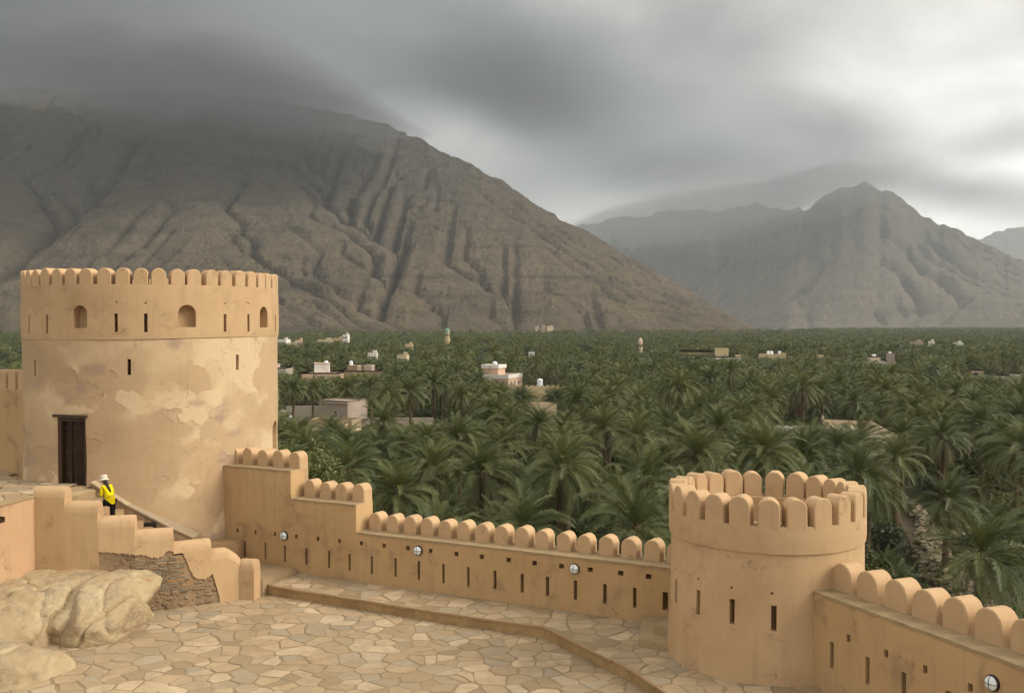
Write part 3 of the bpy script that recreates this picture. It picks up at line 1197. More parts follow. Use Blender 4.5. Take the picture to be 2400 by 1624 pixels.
# slightly battered foot
for v in bm.verts:
    zr = v.co.z - E
    if zr < -4:
        k = 1 + .018 * ((-4 - zr) / 4) ** 1.5
        v.co.x = C1[0] + (v.co.x - C1[0]) * k
        v.co.y = C1[1] + (v.co.y - C1[1]) * k
drum = obj('drum', bm, M_TOWER, big)
cb = bmesh.new()
for deg, za, zb in ((-130.7, -1.138, -1.628), (-81.25, -1.073, -1.564), (-33.2, -.988, -1.483), (14, -1.0, -1.5)):
    add_box(cb, -.055, .055, -.2, .5, E + zb, E + za, frame_at(C1, 4.17, deg, 0))
DOOR = frame_at(C1, 4.17, -107.1, 0)
add_box(cb, -.53, .53, -.6, .62, E - 5.00, E - 2.885, DOOR)
cut_arch(cb, frame_at(C1, 4.17, 0.0, E - 4.35), .62, 1.0, .16)
cut(drum, cb)

bm = bmesh.new()
ring_solid(bm, C1, 4.205, 3.55, E - .46, E + 1.232, 144, zb=lambda a: .045 * math.cos(a) - .012 * math.sin(3 * a), wob=.022, rings=8, chamfer=.012)
band = obj('parapet_band', bm, M_PLASTER, big)
cb = bmesh.new()
for deg in (-134.9, -119.9, -86.4, -74.4, -40.2, -26.95, -.5, 20):
    add_box(cb, -.052, .052, -.2, .5, E - .29 + .05 * (deg > -100), E + .30 + .03 * (deg > -100), frame_at(C1, 4.2, deg, 0))
for deg, z in ((-134.1, .61), (-119.5, .63), (-86.05, .68), (-74.4, .657), (-40.1, .67), (-27.65, .72), (-26.6, .685), (.2, .65)):
    cut_hole(cb, frame_at(C1, 4.2, deg, E + z), .028, .4)
for deg, z, wd in ((-102.0, -.115, .49), (-57.6, -.088, .555), (-15.1, -.104, .53)):
    cut_arch(cb, frame_at(C1, 4.2, deg, E + z), wd, .70, .33)
cut(band, cb)
bm = bmesh.new()
ring_solid(bm, C1, 3.56, 0, E - .39, E + .12, 96, rings=1)
obj('roof_deck', bm, M_COPING, big)
merlons_round(big, C1, 4.205, E + 1.225, 48, .435, .515, .42, -69.05)

# the doorway: heavy frame, threshold, two plank leaves standing ajar
bm = bmesh.new()
add_box(bm, -.66, .60, -.06, .10, E - 2.885, E - 2.80, DOOR)
obj('lintel', bm, M_WOOD3, big)
bm = bmesh.new()
for x0, x1 in ((-.53, -.40), (.45, .53)):
    add_box(bm, x0, x1, .03, .16, E - 4.99, E - 2.888, DOOR)
add_box(bm, -.40, .45, .03, .16, E - 3.01, E - 2.888, DOOR)
dfr = obj('door_frame', bm, M_WOOD, big)
bm = bmesh.new()
add_box(bm, -.72, .72, -.24, .30, E - 5.10, E - 4.995, DOOR)
obj('threshold', bm, M_COPING, big)
for side in (-1, 1):
    bm = bmesh.new()
    Md = DOOR @ Matrix.Translation(((.44 if side > 0 else -.39), .17, 0)) @ Matrix.Rotation(R(16 if side > 0 else -24), 4, 'Z')
    for k in range(4):
        a = k * .104
        x0, x1 = (-a - .100, -a) if side > 0 else (a, a + .100)
        add_box(bm, x0, x1, 0, .04, E - 4.98, E - 3.02, Md)
    for zz in (-4.7, -4.0, -3.3):
        add_box(bm, min(0, -side * .41), max(0, -side * .41), -.03, -.002, E + zz, E + zz + .09, Md)
    leaf = obj('door_leaf', bm, M_WOOD2, big)
    bm = bmesh.new()
    xr = -side * .36
    for k in range(10):
        pass
    add_tube(bm, [Md @ Vector((xr + .035 * math.cos(q), -.045, E - 4.1 + .035 * math.sin(q))) for q in [2 * math.pi * i / 10 for i in range(11)]], .007, 5)
    obj('ring_handle', bm, M_BLACK, leaf)

C2 = (5.937, 24.079)
small = empty('corner_tower', (C2[0], C2[1], E - 7.7), 'small round battlemented tower at the right corner of the courtyard', 'tower')
bm = bmesh.new()
ring_solid(bm, C2, 2.2, 1.62, E - 12.0, E - 4.86, 112, wob=.03, rings=14)
for v in bm.verts:
    zr = v.co.z - E
    if zr < -6.2 and math.hypot(v.co.x - C2[0], v.co.y - C2[1]) > 1.9:
        k = 1 + .02 * min(1.5, (-6.2 - zr))
        v.co.x = C2[0] + (v.co.x - C2[0]) * k
        v.co.y = C2[1] + (v.co.y - C2[1]) * k
d2 = obj('drum', bm, M_PLASTER, small)
cb = bmesh.new()
for deg, za, zb in ((-168.7, -5.86, -6.39), (-144.45, -5.89, -6.44), (-122.3, -5.937, -6.486), (-99.1, -5.994, -6.543)):
    add_box(cb, -.058, .058, -.3, .42, E + zb, E + za, frame_at(C2, 2.2, deg, 0))
for deg, z in ((-168.8, -5.61), (-144.8, -5.645), (-122.5, -5.69), (-100.1, -5.735)):
    cut_hole(cb, frame_at(C2, 2.2, deg, E + z), .03, .35)
cut(d2, cb)
bm = bmesh.new()
ring_solid(bm, C2, 2.245, 1.615, E - 4.885, E - 4.315, 112, zb=lambda a: .02 * math.sin(a * 2 + 1), wob=.016, rings=4, chamfer=.012)
obj('parapet_band', bm, M_PLASTER, small, smooth=30)
bm = bmesh.new()
ring_solid(bm, C2, 1.66, 0, E - 6.2, E - 5.55, 48, rings=1)
obj('tower_floor', bm, M_COPING, small)
merlons_round(small, C2, 2.245, E - 4.325, 23, .452, .63, .40, -102.4)

# ------------------------------------------------------------------ battlement walls


def wall_frame(A, D, N):
    M = Matrix.Identity(4)
    for i in range(3):
        M[i][0], M[i][1], M[i][2] = D[i], N[i], (0, 0, 1)[i]
    return Matrix.Translation(A) @ M


def coping(bm, M, s0, s1, t0, t1, z, rg):
    """thin uneven lip of worn mortar on the wall head"""
    s = s0
    pts = []
    while s < s1:
        pts.append((s, t0 - rg.uniform(.006, .030)))
        s += rg.uniform(.08, .22)
    pts.append((s1, t0 - .012))
    pts += [(s1, t1), (s0, t1)]
    lo = [bm.verts.new(M @ Vector((a, b, z - .05))) for a, b in pts]
    hi = [bm.verts.new(M @ Vector((a, b, z + rg.uniform(.006, .016)))) for a, b in pts]
    bm.faces.new(hi)
    bm.faces.new(lo[::-1])
    for i in range(len(pts)):
        j = (i + 1) % len(pts)
        bm.faces.new((lo[i], lo[j], hi[j], hi[i]))


def straight_merlons(parent, M, starts, wd, h, t0, dp, z):
    vs = [arch_mesh('merlon', wd, h, dp, jit=.0045) for _ in range(5)]
    for me in vs:
        finish(me, 40)
        me.materials.append(M_PLASTER2)
    for k, (s, zz) in enumerate(starts):
        o = bpy.data.objects.new('merlon', vs[k % 5])
        C.objects.link(o)
        o.matrix_basis = M @ Matrix.Translation((s + wd / 2, t0, zz + random.uniform(-.008, .004))) @ Matrix.Rotation(random.uniform(-.02, .02), 4, 'Z') @ Matrix.Rotation(random.uniform(-.022, .022), 4, 'Y') @ Matrix.Diagonal((random.uniform(.96, 1.03), 1, random.uniform(.955, 1.035), 1))
        adopt(o, parent)


def wall_body(name, parent, M, prof, th, wob=.02):
    """prof: (s, z) outline of the wall; gently uneven faces"""
    bm = bmesh.new()
    a = [bm.verts.new((s, 0, z)) for s, z in prof]
    b = [bm.verts.new((s, th, z)) for s, z in prof]
    bm.faces.new(a)
    bm.faces.new(b[::-1])
    for i in range(len(prof)):
        j = (i + 1) % len(prof)
        bm.faces.new((a[i], b[i], b[j], a[j]))
    bmesh.ops.triangulate(bm, faces=[f for f in bm.faces if len(f.verts) > 4])
    bmesh.ops.bevel(bm, geom=[e for e in bm.edges if e.is_manifold and e.calc_face_angle(0) > .5], offset=.03, segments=2, affect='EDGES', profile=.6)
    for v in bm.verts:
        v.co = M @ v.co
    return obj(name, bm, M_WALL, parent)


M1 = wall_frame(W1A, W1D, W1N)
w1 = empty('battlement_wall', (W1A.x, W1A.y, E - 7.7), 'long stepped battlement wall with arrow slits between the two towers', 'wall')
ZA, ZB, ZW = E - 4.54, E - 5.40, E - 6.22
body = wall_body('wall_body', w1, M1, [(-.7, E - 13), (15.9, E - 13), (15.9, ZW), (5.03, ZW), (5.03, ZB), (2.56, ZB), (2.56, ZA), (-.7, ZA)], .87)
cb = bmesh.new()
for s in (.685, 1.53, 2.31, 3.15, 4.015, 4.783, 5.588, 6.43, 7.237, 8.07, 8.886, 9.743, 10.589, 11.358, 12.185, 13.032, 13.867):
    add_box(cb, s - .042 - .008 * (s > 9), s + .042 + .008 * (s > 9), -.2, .62, E - 7.40 + .03 * (s > 9), E - 6.885 + .04 * (s > 6), M1)
add_box(cb, 14.63, 14.77, -.2, .62, E - 7.33, E - 6.86, M1)
for i, s in enumerate((.39, 1.135, 1.918, 2.765, 3.6, 4.415, 5.207, 6.029, 6.863, 7.639, 8.496, 9.322, 10.171, 10.966, 11.776, 12.612, 13.477, 14.246)):
    z = -6.585 + min(.075, i * .009)
    add_box(cb, s - .045 - .002 * i, s + .045 + .002 * i, -.2, .5, E + z - .065, E + z + .065, M1)
cut(body, cb)
rg = random.Random(12)
for s0, s1, z, t0 in ((-.3, 2.545, ZA, 0.0), (2.58, 5.015, ZB, 0.0), (5.05, 15.2, ZW, 0.0)):
    bm = bmesh.new()
    coping(bm, M1, s0, s1, t0, .86, z, rg)
    obj('coping', bm, M_COPING, w1)
st = [(s, ZA) for s in (-.42, .21, .83, 1.46, 2.12)] + [(s, ZB) for s in (2.71, 3.32, 3.92, 4.575)]
st += [(s, ZW) for s in (5.17, 5.81, 6.42, 7.02, 7.63, 8.25, 8.87, 9.49, 10.14, 10.76, 11.41, 12.03, 12.67, 13.32, 13.96, 14.58, 15.2)]
straight_merlons(w1, M1, st, .432, .545, .44, .432, ZW)

M2 = wall_frame(W2A, W2D, W2N)
w2 = empty('battlement_wall', (W2A.x, W2A.y, E - 7.7), 'short battlement wall running off to the right from the small tower', 'wall')
ZR = E - 5.69
body = wall_body('wall_body', w2, M2, [(-.1, E - 13), (10, E - 13), (10, ZR), (-.1, ZR)], .98)
cb = bmesh.new()
for s in (.89, 1.94, 2.915, 4.0, 5.05, 6.1):
    add_box(cb, s - .058, s + .058, -.2, .7, E - 7.17, E - 6.615, M2)
for s in (1.38, 2.45, 3.448, 4.497, 5.55, 6.6):
    add_box(cb, s - .055, s + .055, -.2, .5, E - 6.475, E - 6.32, M2)
cut(body, cb)
bm = bmesh.new()
coping(bm, M2, 0.0, 9.9, 0.0, .97, ZR, rg)
obj('coping', bm, M_COPING, w2)
straight_merlons(w2, M2, [(s, ZR + .02) for s in (-.50, .273, 1.035, 1.828, 2.585, 3.343, 4.105, 4.87, 5.64, 6.41, 7.18)], .605, .60, .50, .46, ZR)

W0A, W0D = Vector((-15.6, 34.2, 0)), Vector((-.8, .6, 0)).normalized()
W0N = Vector((.6, .8, 0)).normalized()
M0 = wall_frame(W0A, W0D, -W0N)
M0 = Matrix.Translation(W0A) @ Matrix([[W0D.x, W0N.x, 0, 0], [W0D.y, W0N.y, 0, 0], [0, 0, 1, 0], [0, 0, 0, 1]])
w0 = empty('battlement_wall', (W0A.x, W0A.y, E - 5.2), 'plastered battlement wall at the far left edge behind the large tower', 'wall')
wall_body('wall_body', w0, M0, [(-.5, E - 9), (7, E - 9), (7, E - 2.22), (-.5, E - 2.22)], .55)
straight_merlons(w0, M0, [(-.1 + .62 * k, E - 2.23) for k in range(11)], .47, .66, .02, .50, 0)

# ------------------------------------------------------------------ terrace, stairs and stepped parapet
bm = bmesh.new()
terr = [(-13.25, 28.45, -4.74), (-13.5, 27.05, -4.72), (-14.6, 24.0, -4.7), (-20, 24.0, -4.6), (-21, 38.0, -5.2), (-16.4, 36.0, -5.2), (-13.4, 32.6, -5.06), (-12.72, 32.2, -5.04), (-12.72, 31.4, -5.04), (-12.95, 28.9, -5.04)]
add_prism(bm, [(p[0], p[1]) for p in terr][::-1], E - 9, [E + p[2] for p in terr][::-1])
bmesh.ops.triangulate(bm, faces=[f for f in bm.faces if len(f.verts) > 4])
terrace = obj('terrace', bm, M_COPING)
tag(terrace, kind='structure')
rgt = random.Random(77)


def terr_z(x, y):
    t = min(1, max(0, (y - 28) / 6))
    return -4.72 - .36 * t


tc_cells = [c for c in voronoi(-18, -12.6, 26.0, 35.5, .62, .45, lambda x, y: x < -13.35 and (x + 13.3) < (y - 28.4) * .2 + .1 and math.hypot(x - C1[0], y - C1[1]) > 4.2, 15)]
lay_paving(terrace, tc_cells, E + .012, 60, 16, .6, zf=terr_z)

rw = empty('retaining_wall', (-13.4, 27, E - 8), 'orange plastered retaining wall below the terrace at the left edge', 'wall')
bm = bmesh.new()
rp = [(-13.12, 28.42), (-13.38, 27.0), (-14.45, 24.0), (-14.75, 24.0), (-13.62, 27.1), (-13.4, 28.5)]
add_prism(bm, rp[::-1], E - 8.6, E - 4.755)
obj('wall_face', bm, M_PINK, rw)
bm = bmesh.new()
cp = [(-13.08, 28.44), (-13.33, 27.0), (-14.4, 24.0), (-14.8, 24.0), (-13.66, 27.1), (-13.42, 28.5)]
add_prism(bm, cp[::-1], E - 4.753, E - 4.70)
obj('coping', bm, M_COPING, rw)
bm = bmesh.new()
Ms = Matrix.Translation((-13.62, 26.75, E - 5.02)) @ Matrix.Rotation(R(-8), 4, 'Z') @ Matrix.Rotation(R(5), 4, 'Y')
add_box(bm, -.4, .42, -.08, .08, -.085, -.045, Ms)
add_box(bm, -.4, .42, -.08, -.05, -.044, .05, Ms)
add_box(bm, -.4, .42, .05, .08, -.044, .05, Ms)
o = obj('wooden_spout', bm, M_WOOD)
tag(o, 'dark wooden rainwater spout jutting from the orange retaining wall', 'spout')

PAR = [(-13.18, 28.30), (-12.30, 28.28), (-11.41, 28.32), (-10.46, 28.52), (-9.51, 28.88), (-8.62, 29.42), (-7.95, 29.86), (-7.48, 29.78)]
TOPS = [-4.47, -4.88, -5.31, -5.73, -6.14, -6.46, -6.84]


def nrm2(a, b):
    d = Vector((b[0] - a[0], b[1] - a[1], 0)).normalized()
    return d, Vector((-d.y, d.x, 0))


# flight of steps behind the parapet
stair = empty('staircase', (-10.6, 30, E - 8), 'plastered flight of steps climbing left to the large tower door', 'staircase')


def lerp_line(pts, t):
    L = [0]
    for a, b in zip(pts, pts[1:]):
        L.append(L[-1] + math.hypot(b[0] - a[0], b[1] - a[1]))
    d = t * L[-1]
    for i in range(len(pts) - 1):
        if d <= L[i + 1] + 1e-9:
            k = (d - L[i]) / (L[i + 1] - L[i])
            return (pts[i][0] + (pts[i + 1][0] - pts[i][0]) * k, pts[i][1] + (pts[i + 1][1] - pts[i][1]) * k)
    return pts[-1]


PB = [(-12.95, 28.62), (-11.41, 28.66), (-10.46, 28.85), (-9.51, 29.2), (-8.62, 29.78), (-8.05, 30.2)]
CO = [(-12.74, 31.75), (-11.2, 31.78), (-9.0, 32.0)]
NS = 13
for k in range(NS):
    a0, a1 = lerp_line(PB, k / NS), lerp_line(PB, (k + 1) / NS)
    b0, b1 = lerp_line(CO, k / NS), lerp_line(CO, (k + 1) / NS)
    z = E - 5.28 - .180 * k
    bm = bmesh.new()
    add_prism(bm, [a0, a1, b1, b0], E - 8.4, z)
    bmesh.ops.bevel(bm, geom=[e for e in bm.edges if all(abs(v.co.z - z) < 1e-5 for v in e.verts)], offset=.025, segments=2, affect='EDGES')
    obj('step', bm, M_MUD if k % 3 else M_COPING, stair)
bm = bmesh.new()
add_prism(bm, [(-8.75, 30.05), (-7.35, 30.30), (-6.62, 31.72), (-8.9, 33.3), (-9.9, 32.3)], E - 8.4, E - 7.53)
bmesh.ops.bevel(bm, geom=[e for e in bm.edges if all(abs(v.co.z - (E - 7.53)) < 1e-5 for v in e.verts)], offset=.03, segments=2, affect='EDGES')
obj('bottom_landing', bm, [M_COPING], stair)
bm = bmesh.new()
add_prism(bm, [(-9.75, 31.95), (-8.62, 32.25), (-8.5, 32.95), (-9.6, 33.3)], E - 8.3, E - 6.86)
bmesh.ops.bevel(bm, geom=[e for e in bm.edges if all(abs(v.co.z - (E - 6.86)) < 1e-5 for v in e.verts)], offset=.05, segments=2, affect='EDGES')
obj('corner_block', bm, M_MUD, stair)

# raking kerb wall between steps and tower
rk = empty('sloping_kerb_wall', (-11.3, 31.6, E - 8), 'sloping low kerb wall with pale top beside the steps against the large tower', 'wall')
fr = [(-12.87, 31.45, -4.86), (-11.76, 31.46, -5.565), (-10.6, 31.58, -6.21), (-9.86, 31.78, -6.62)]
bk = [(-9.80, 32.35, -6.62), (-10.6, 32.2, -6.21), (-11.76, 32.1, -5.565), (-12.80, 32.1, -4.86)]
bm = bmesh.new()
pl = fr + bk
add_prism(bm, [(p[0], p[1]) for p in pl], E - 8.4, [E + p[2] for p in pl])
bmesh.ops.triangulate(bm, faces=[f for f in bm.faces if len(f.verts) > 4])
obj('wall_face', bm, M_CORE, rk)
for (a, b, c_, d_) in zip(fr, fr[1:], bk[::-1], bk[::-1][1:]):
    bm = bmesh.new()
    q = [(a[0], a[1] - .03), (b[0], b[1] - .03), (d_[0], d_[1]), (c_[0], c_[1])]
    zz = [E + a[2], E + b[2], E + d_[2], E + c_[2]]
    add_prism(bm, q, [z + .003 for z in zz], [z + .055 for z in zz])
    obj('coping', bm, M_FLAG, rk)
bm = bmesh.new()
Mv = Matrix.Translation((-11.2, 31.44, E - 6.15)) @ Matrix.Rotation(R(6), 4, 'Z') @ Matrix.Rotation(R(-5), 4, 'Y')
add_box(bm, -.31, .31, -.012, .03, -.085, .085, Mv)
grl = obj('vent_grille', bm, M_SLATE, rk)
bm = bmesh.new()
for k in range(4):
    add_box(bm, -.29, .29, -.022, -.0125, -.065 + k * .036, -.047 + k * .036, Mv)
obj('louvre', bm, M_BLACK, grl)

# stepped parapet of rounded blocks in front of the stairs
par = empty('stair_parapet', (-10.4, 28.8, E - 8), 'stepped parapet of rounded plaster blocks with exposed rubble stone patch', 'parapet')
JAG = [(-11.62, -6.20), (-11.36, -6.27), (-11.05, -6.31), (-10.72, -6.36), (-10.50, -6.385), (-10.36, -6.42), (-10.20, -6.44), (-10.08, -6.50), (-9.92, -6.53), (-9.80, -6.50), (-9.70, -6.40),
       (-9.60, -6.34), (-9.53, -6.36), (-9.47, -6.41), (-9.38, -6.37), (-9.30, -6.42), (-9.24, -6.60), (-9.17, -6.78), (-9.12, -6.96), (-9.06, -7.10), (-8.97, -7.22), (-8.88, -7.25), (-8.74, -7.27), (-8.64, -7.20), (-8.58, -7.12), (-8.40, -7.9)]


def jag(x):
    if x < JAG[0][0]:
        return -8.3
    for a, b in zip(JAG, JAG[1:]):
        if x <= b[0]:
            k = (x - a[0]) / (b[0] - a[0])
            return a[1] + (b[1] - a[1]) * k
    return -8.3


TH = .46
rgj = random.Random(3)
for i in range(7):
    a, b = PAR[i], PAR[i + 1]
    d_, n_ = nrm2(a, b)
    L = math.hypot(b[0] - a[0], b[1] - a[1])
    if i == 5:
        L += .10
    if i == 4:
        L += .02
    Mp = wall_frame(Vector((a[0], a[1], 0)), d_, n_)
    top = E + TOPS[i]
    spring = top - .30
    bm = bmesh.new()
    # section of the barrel head: y through, z up
    sec = [(0.0, spring)]
    for k in range(1, 9):
        q = math.pi * k / 9
        sec.append((TH / 2 - TH / 2 * math.cos(q), spring + (top - spring) * math.sin(q) ** .8))
    sec.append((TH, spring))
    ns = 10
    dz = [0.0] * (ns + 1)
    if i == 5:   # this block droops towards its lower end
        dz = [-.34 * max(0, (k / ns - .45) / .55) ** 1.6 for k in range(ns + 1)]
    rows = []
    for k in range(ns + 1):
        s = L * k / ns
        ins = .012 if k in (0, ns) else 0
        rows.append([bm.verts.new((s, y + ins * (1 - 2 * y / TH), z - ins + dz[k])) for y, z in sec])
    for u, v in zip(rows, rows[1:]):
        for k in range(len(sec) - 1):
            bm.faces.new((u[k], v[k], v[k + 1], u[k + 1]))
    for rw_, in ((rows[0],), (rows[-1],)):
        bm.faces.new(rw_)
    # front skin down to the ragged line, back and ends
    nsk = 44 if 2 <= i <= 5 else 4
    fr_t, fr_b, in_b = [], [], []
    for k in range(nsk + 1):
        s = L * k / nsk
        p = Mp @ Vector((s, 0, 0))
        zl = E + jag(p.x) if 2 <= i <= 5 else E - 8.4
        if 2 <= i <= 5 and zl > E - 8:
            zl += rgj.uniform(-.03, .03)
        zt = spring + dz[min(ns, round(k / nsk * ns))]
        zl = min(zl, zt - .01)
        fr_t.append(bm.verts.new((s, 0, zt)))
        fr_b.append(bm.verts.new((s, 0, zl)))
        in_b.append(bm.verts.new((s, .055, zl + .012)))
    for k in range(nsk):
        bm.faces.new((fr_t[k], fr_b[k], fr_b[k + 1], fr_t[k + 1]))
        bm.faces.new((fr_b[k], in_b[k], in_b[k + 1], fr_b[k + 1]))
    for s in (0, L):
        k = 0 if s == 0 else nsk
        zs = spring + dz[0 if s == 0 else ns]
        v = [bm.verts.new((s, 0, E - 8.4 if not (2 <= i <= 5) else min(zs - .02, fr_b[k].co.z))), bm.verts.new((s, TH, E - 8.4)), bm.verts.new((s, TH, zs)), bm.verts.new((s, 0, zs))]
        bm.faces.new(v)
    v = [bm.verts.new((s, TH, z)) for s, z in ((0, E - 8.4), (L, E - 8.4), (L, spring + dz[ns]), (0, spring))]
    bm.faces.new(v)
    bmesh.ops.remove_doubles(bm, verts=bm.verts, dist=.0008)
    for v in bm.verts:
        v.co = Mp @ v.co
    obj('rounded_block', bm, M_PLASTER if i != 6 else M_PLASTER, par, smooth=32)
# wall core behind the skin
bm = bmesh.new()
fl, bl = [], []
for i, p in enumerate(PAR):
    a = PAR[max(0, i - 1)]
    b = PAR[min(len(PAR) - 1, i + 1)]
    d_, n_ = nrm2(a, b)
    fl.append((p[0] + n_.x * .035, p[1] + n_.y * .035))
    bl.append((p[0] + n_.x * (TH - .05), p[1] + n_.y * (TH - .05)))
fl, bl = fl[:-1], bl[:-1]
ctop = [E + TOPS[min(i, 6)] - .42 for i in range(len(fl))]
ctop = [min(ctop[i], ctop[max(0, i - 1)] if i else ctop[i]) for i in range(len(fl))]
ctop = [min(E + TOPS[min(i, 6)], E + TOPS[min(i + 1, 6)]) - .36 for i in range(len(fl))]
nseg = len(fl) - 1
for i in range(nseg):
    q = [fl[i], fl[i + 1], bl[i + 1], bl[i]]
    add_prism(bm, q, E - 8.5, E + TOPS[i] - .36)
core = obj('wall_core', bm, M_CORE, par)
# coursed rubble where the render has fallen off
rgs = random.Random(21)
stones = []
for row in range(16):
    z = -7.52 + row * .076
    x = -10.62 + rgs.uniform(0, .2)
    while x < -8.95:
        ln = rgs.uniform(.12, .36)
        x1 = x + ln
        xm = (x + x1) / 2
        lim = min(jag(x), jag(x1), jag(xm))
        lowlim = -6.95 - .6 * max(0, min(1, (xm + 10.6) / 1.0)) + rgs.uniform(-.1, .1)
        if lim - .05 > z and z > lowlim - .0 and lim > -8:
            # position along the bent front
            for i in range(nseg):
                if fl[i][0] <= xm <= fl[i + 1][0]:
                    k = (xm - fl[i][0]) / (fl[i + 1][0] - fl[i][0])
                    yy = fl[i][1] + (fl[i + 1][1] - fl[i][1]) * k
                    d_, n_ = nrm2(fl[i], fl[i + 1])
                    ang = math.atan2(d_.y, d_.x)
                    stones.append((xm, yy, z, ln - .018, rgs.uniform(.048, .068), ang, rgs.uniform(.0, .030)))
        x = x1 + rgs.uniform(0, .02)
for (xm, yy, z, ln, hh, ang, out) in stones:
    bm = bmesh.new()
    Mq = Matrix.Translation((xm, yy, E + z)) @ Matrix.Rotation(ang, 4, 'Z') @ Matrix.Rotation(rgs.uniform(-.05, .05), 4, 'Y')
    vs, fs = add_box(bm, -ln / 2, ln / 2, -out, .06, -hh / 2, hh / 2)
    for v in vs:
        v.co += Vector((rgs.uniform(-.015, .015), rgs.uniform(-.006, .006), rgs.uniform(-.009, .009)))
    bmesh.ops.bevel(bm, geom=list(bm.edges), offset=.007, segments=1, affect='EDGES')
    for v in bm.verts:
        v.co = Mq @ v.co
    obj('stone', bm, M_RUBBLE, core)

# two rough steps in the corner beside the small tower
cs = empty('corner_steps', (3.6, 24.9, E - 7.7), 'two low stone steps in the corner beside the small tower', 'steps')
for nm, poly, z0, z1 in (('step', [(3.03, 24.5), (4.4, 23.75), (5.2, 25.4), (3.75, 26.4), (3.35, 26.6)], -7.9, -7.52),
                         ('step', [(3.44, 24.98), (4.5, 24.4), (5.1, 25.5), (4.1, 26.2)], -7.53, -7.33)):
    bm = bmesh.new()
    add_prism(bm, poly, E + z0, E + z1)
    bmesh.ops.bevel(bm, geom=[e for e in bm.edges if all(abs(v.co.z - (E + z1)) < 1e-5 for v in e.verts)], offset=.03, segments=2, affect='EDGES')
    obj(nm, bm, M_COPING, cs)

# ------------------------------------------------------------------ bulkhead lamps on the walls


def wall_lamp(M, s, z, label):
    root = empty('wall_lamp', M @ Vector((s, 0, E + z)), label, 'lamp', 'round bulkhead lamps on the battlement walls')
    Ml = M @ Matrix.Translation((s, -.004, E + z)) @ Matrix.Rotation(R(90), 4, 'X')

    def lathe(prof, n=24):
        bm = bmesh.new()
        rings = [[bm.verts.new(Ml @ Vector((r * math.cos(2 * math.pi * k / n), r * math.sin(2 * math.pi * k / n), h))) for k in range(n)] for r, h in prof]
        for u, v in zip(rings, rings[1:]):
            for k in range(n):
                bm.faces.new((u[k], u[(k + 1) % n], v[(k + 1) % n], v[k]))
        bm.faces.new(rings[0][::-1])
        bm.faces.new(rings[-1])
        return bm
    obj('housing', lathe([(.142, -.01), (.146, .030), (.140, .046), (.126, .050)]), M_BLACK, root, smooth=40)
    obj('glass_dome', lathe([(.127, .030), (.126, .054), (.112, .080), (.085, .098), (.045, .110), (.01, .112)]), M_GLASS, root, smooth=60)
    bm = bmesh.new()
    for a in (0, math.pi / 2):
        pts = []
        for k in range(11):
            q = -math.pi / 2 + math.pi * k / 10
            rr = .134 * math.sin(q)
            hh = .048 + .070 * math.cos(q)
            pts.append(Ml @ Vector((rr * math.cos(a), rr * math.sin(a), hh)))
        add_tube(bm, pts, .0065, 6)
    obj('guard_bars', bm, M_BLACK, root, smooth=60)


wall_lamp(M1, 2.305, -6.576, 'round white wall lamp nearest the large tower, below the highest merlons')
wall_lamp(M1, 7.227, -6.54, 'round white wall lamp in the middle of the long wall')
wall_lamp(M1, 12.167, -6.529, 'round white wall lamp nearest the small tower on the long wall')
wall_lamp(M2, 4.989, -6.151, 'round white wall lamp on the right-hand wall by the bottom edge')

ORDN = ('first from the parapet end', 'largest', 'smallest', 'nearest the low slab', 'farthest right')
# ------------------------------------------------------------------ boulders of the living rock


def boulder(name, c, rad, seed, label, sub=6, rot=0.0, planes=15, soft=34.0, cuts=()):
    """broken bedrock: a blunt many-sided block, weathered, with fissures along given planes"""
    rg_ = random.Random(seed)
    pl = [(Vector((0, 0, 1)), rg_.uniform(.80, .95))]
    for k in range(planes):
        n = Vector((rg_.gauss(0, 1), rg_.gauss(0, 1), rg_.gauss(0, .75))).normalized()
        pl.append((n, rg_.uniform(.78, 1.0)))
    bm = bmesh.new()
    bmesh.ops.create_icosphere(bm, subdivisions=sub, radius=1.0)
    off = Vector((seed * 3.1, seed * 1.7, seed * 5.3))
    Rz = Matrix.Rotation(rot, 3, 'Z')
    for v in bm.verts:
        p = v.co.normalized()
        acc = 0.0
        for n, d_ in pl:
            t_ = max(0.02, p.dot(n)) / d_
            acc += t_ ** soft
        r_ = acc ** (-1 / soft)
        q = Vector((p.x * rad[0], p.y * rad[1], p.z * rad[2])) * r_
        n0 = noise.fractal(q * .8 + off, 1.0, 2.0, 3)
        n1 = noise.ridged_multi_fractal(q * 1.3 + off, .9, 2.1, 5, 1.0, 2.0)
        n2 = noise.fractal(q * 5.0 + off, .8, 2.1, 4)
        lay = noise.noise(Vector((q.x * .5, q.y * .7, q.z * 4.0)) + off)
        q = q * (1 + .045 * n0 + .030 * (n1 - 1.2) + .014 * n2 + .016 * lay)
        for (cn, cd, wd, dp) in cuts:
            e = q.dot(cn) - cd + .10 * noise.noise(q * 1.6 + off)
            q = q * (1 - dp * math.exp(-(e / wd) ** 2))
        v.co = Rz @ q + Vector(c)
    o = obj(name, bm, M_ROCK, smooth=34)
    return tag(o, label, 'rock', 'living rock beside the stair parapet')


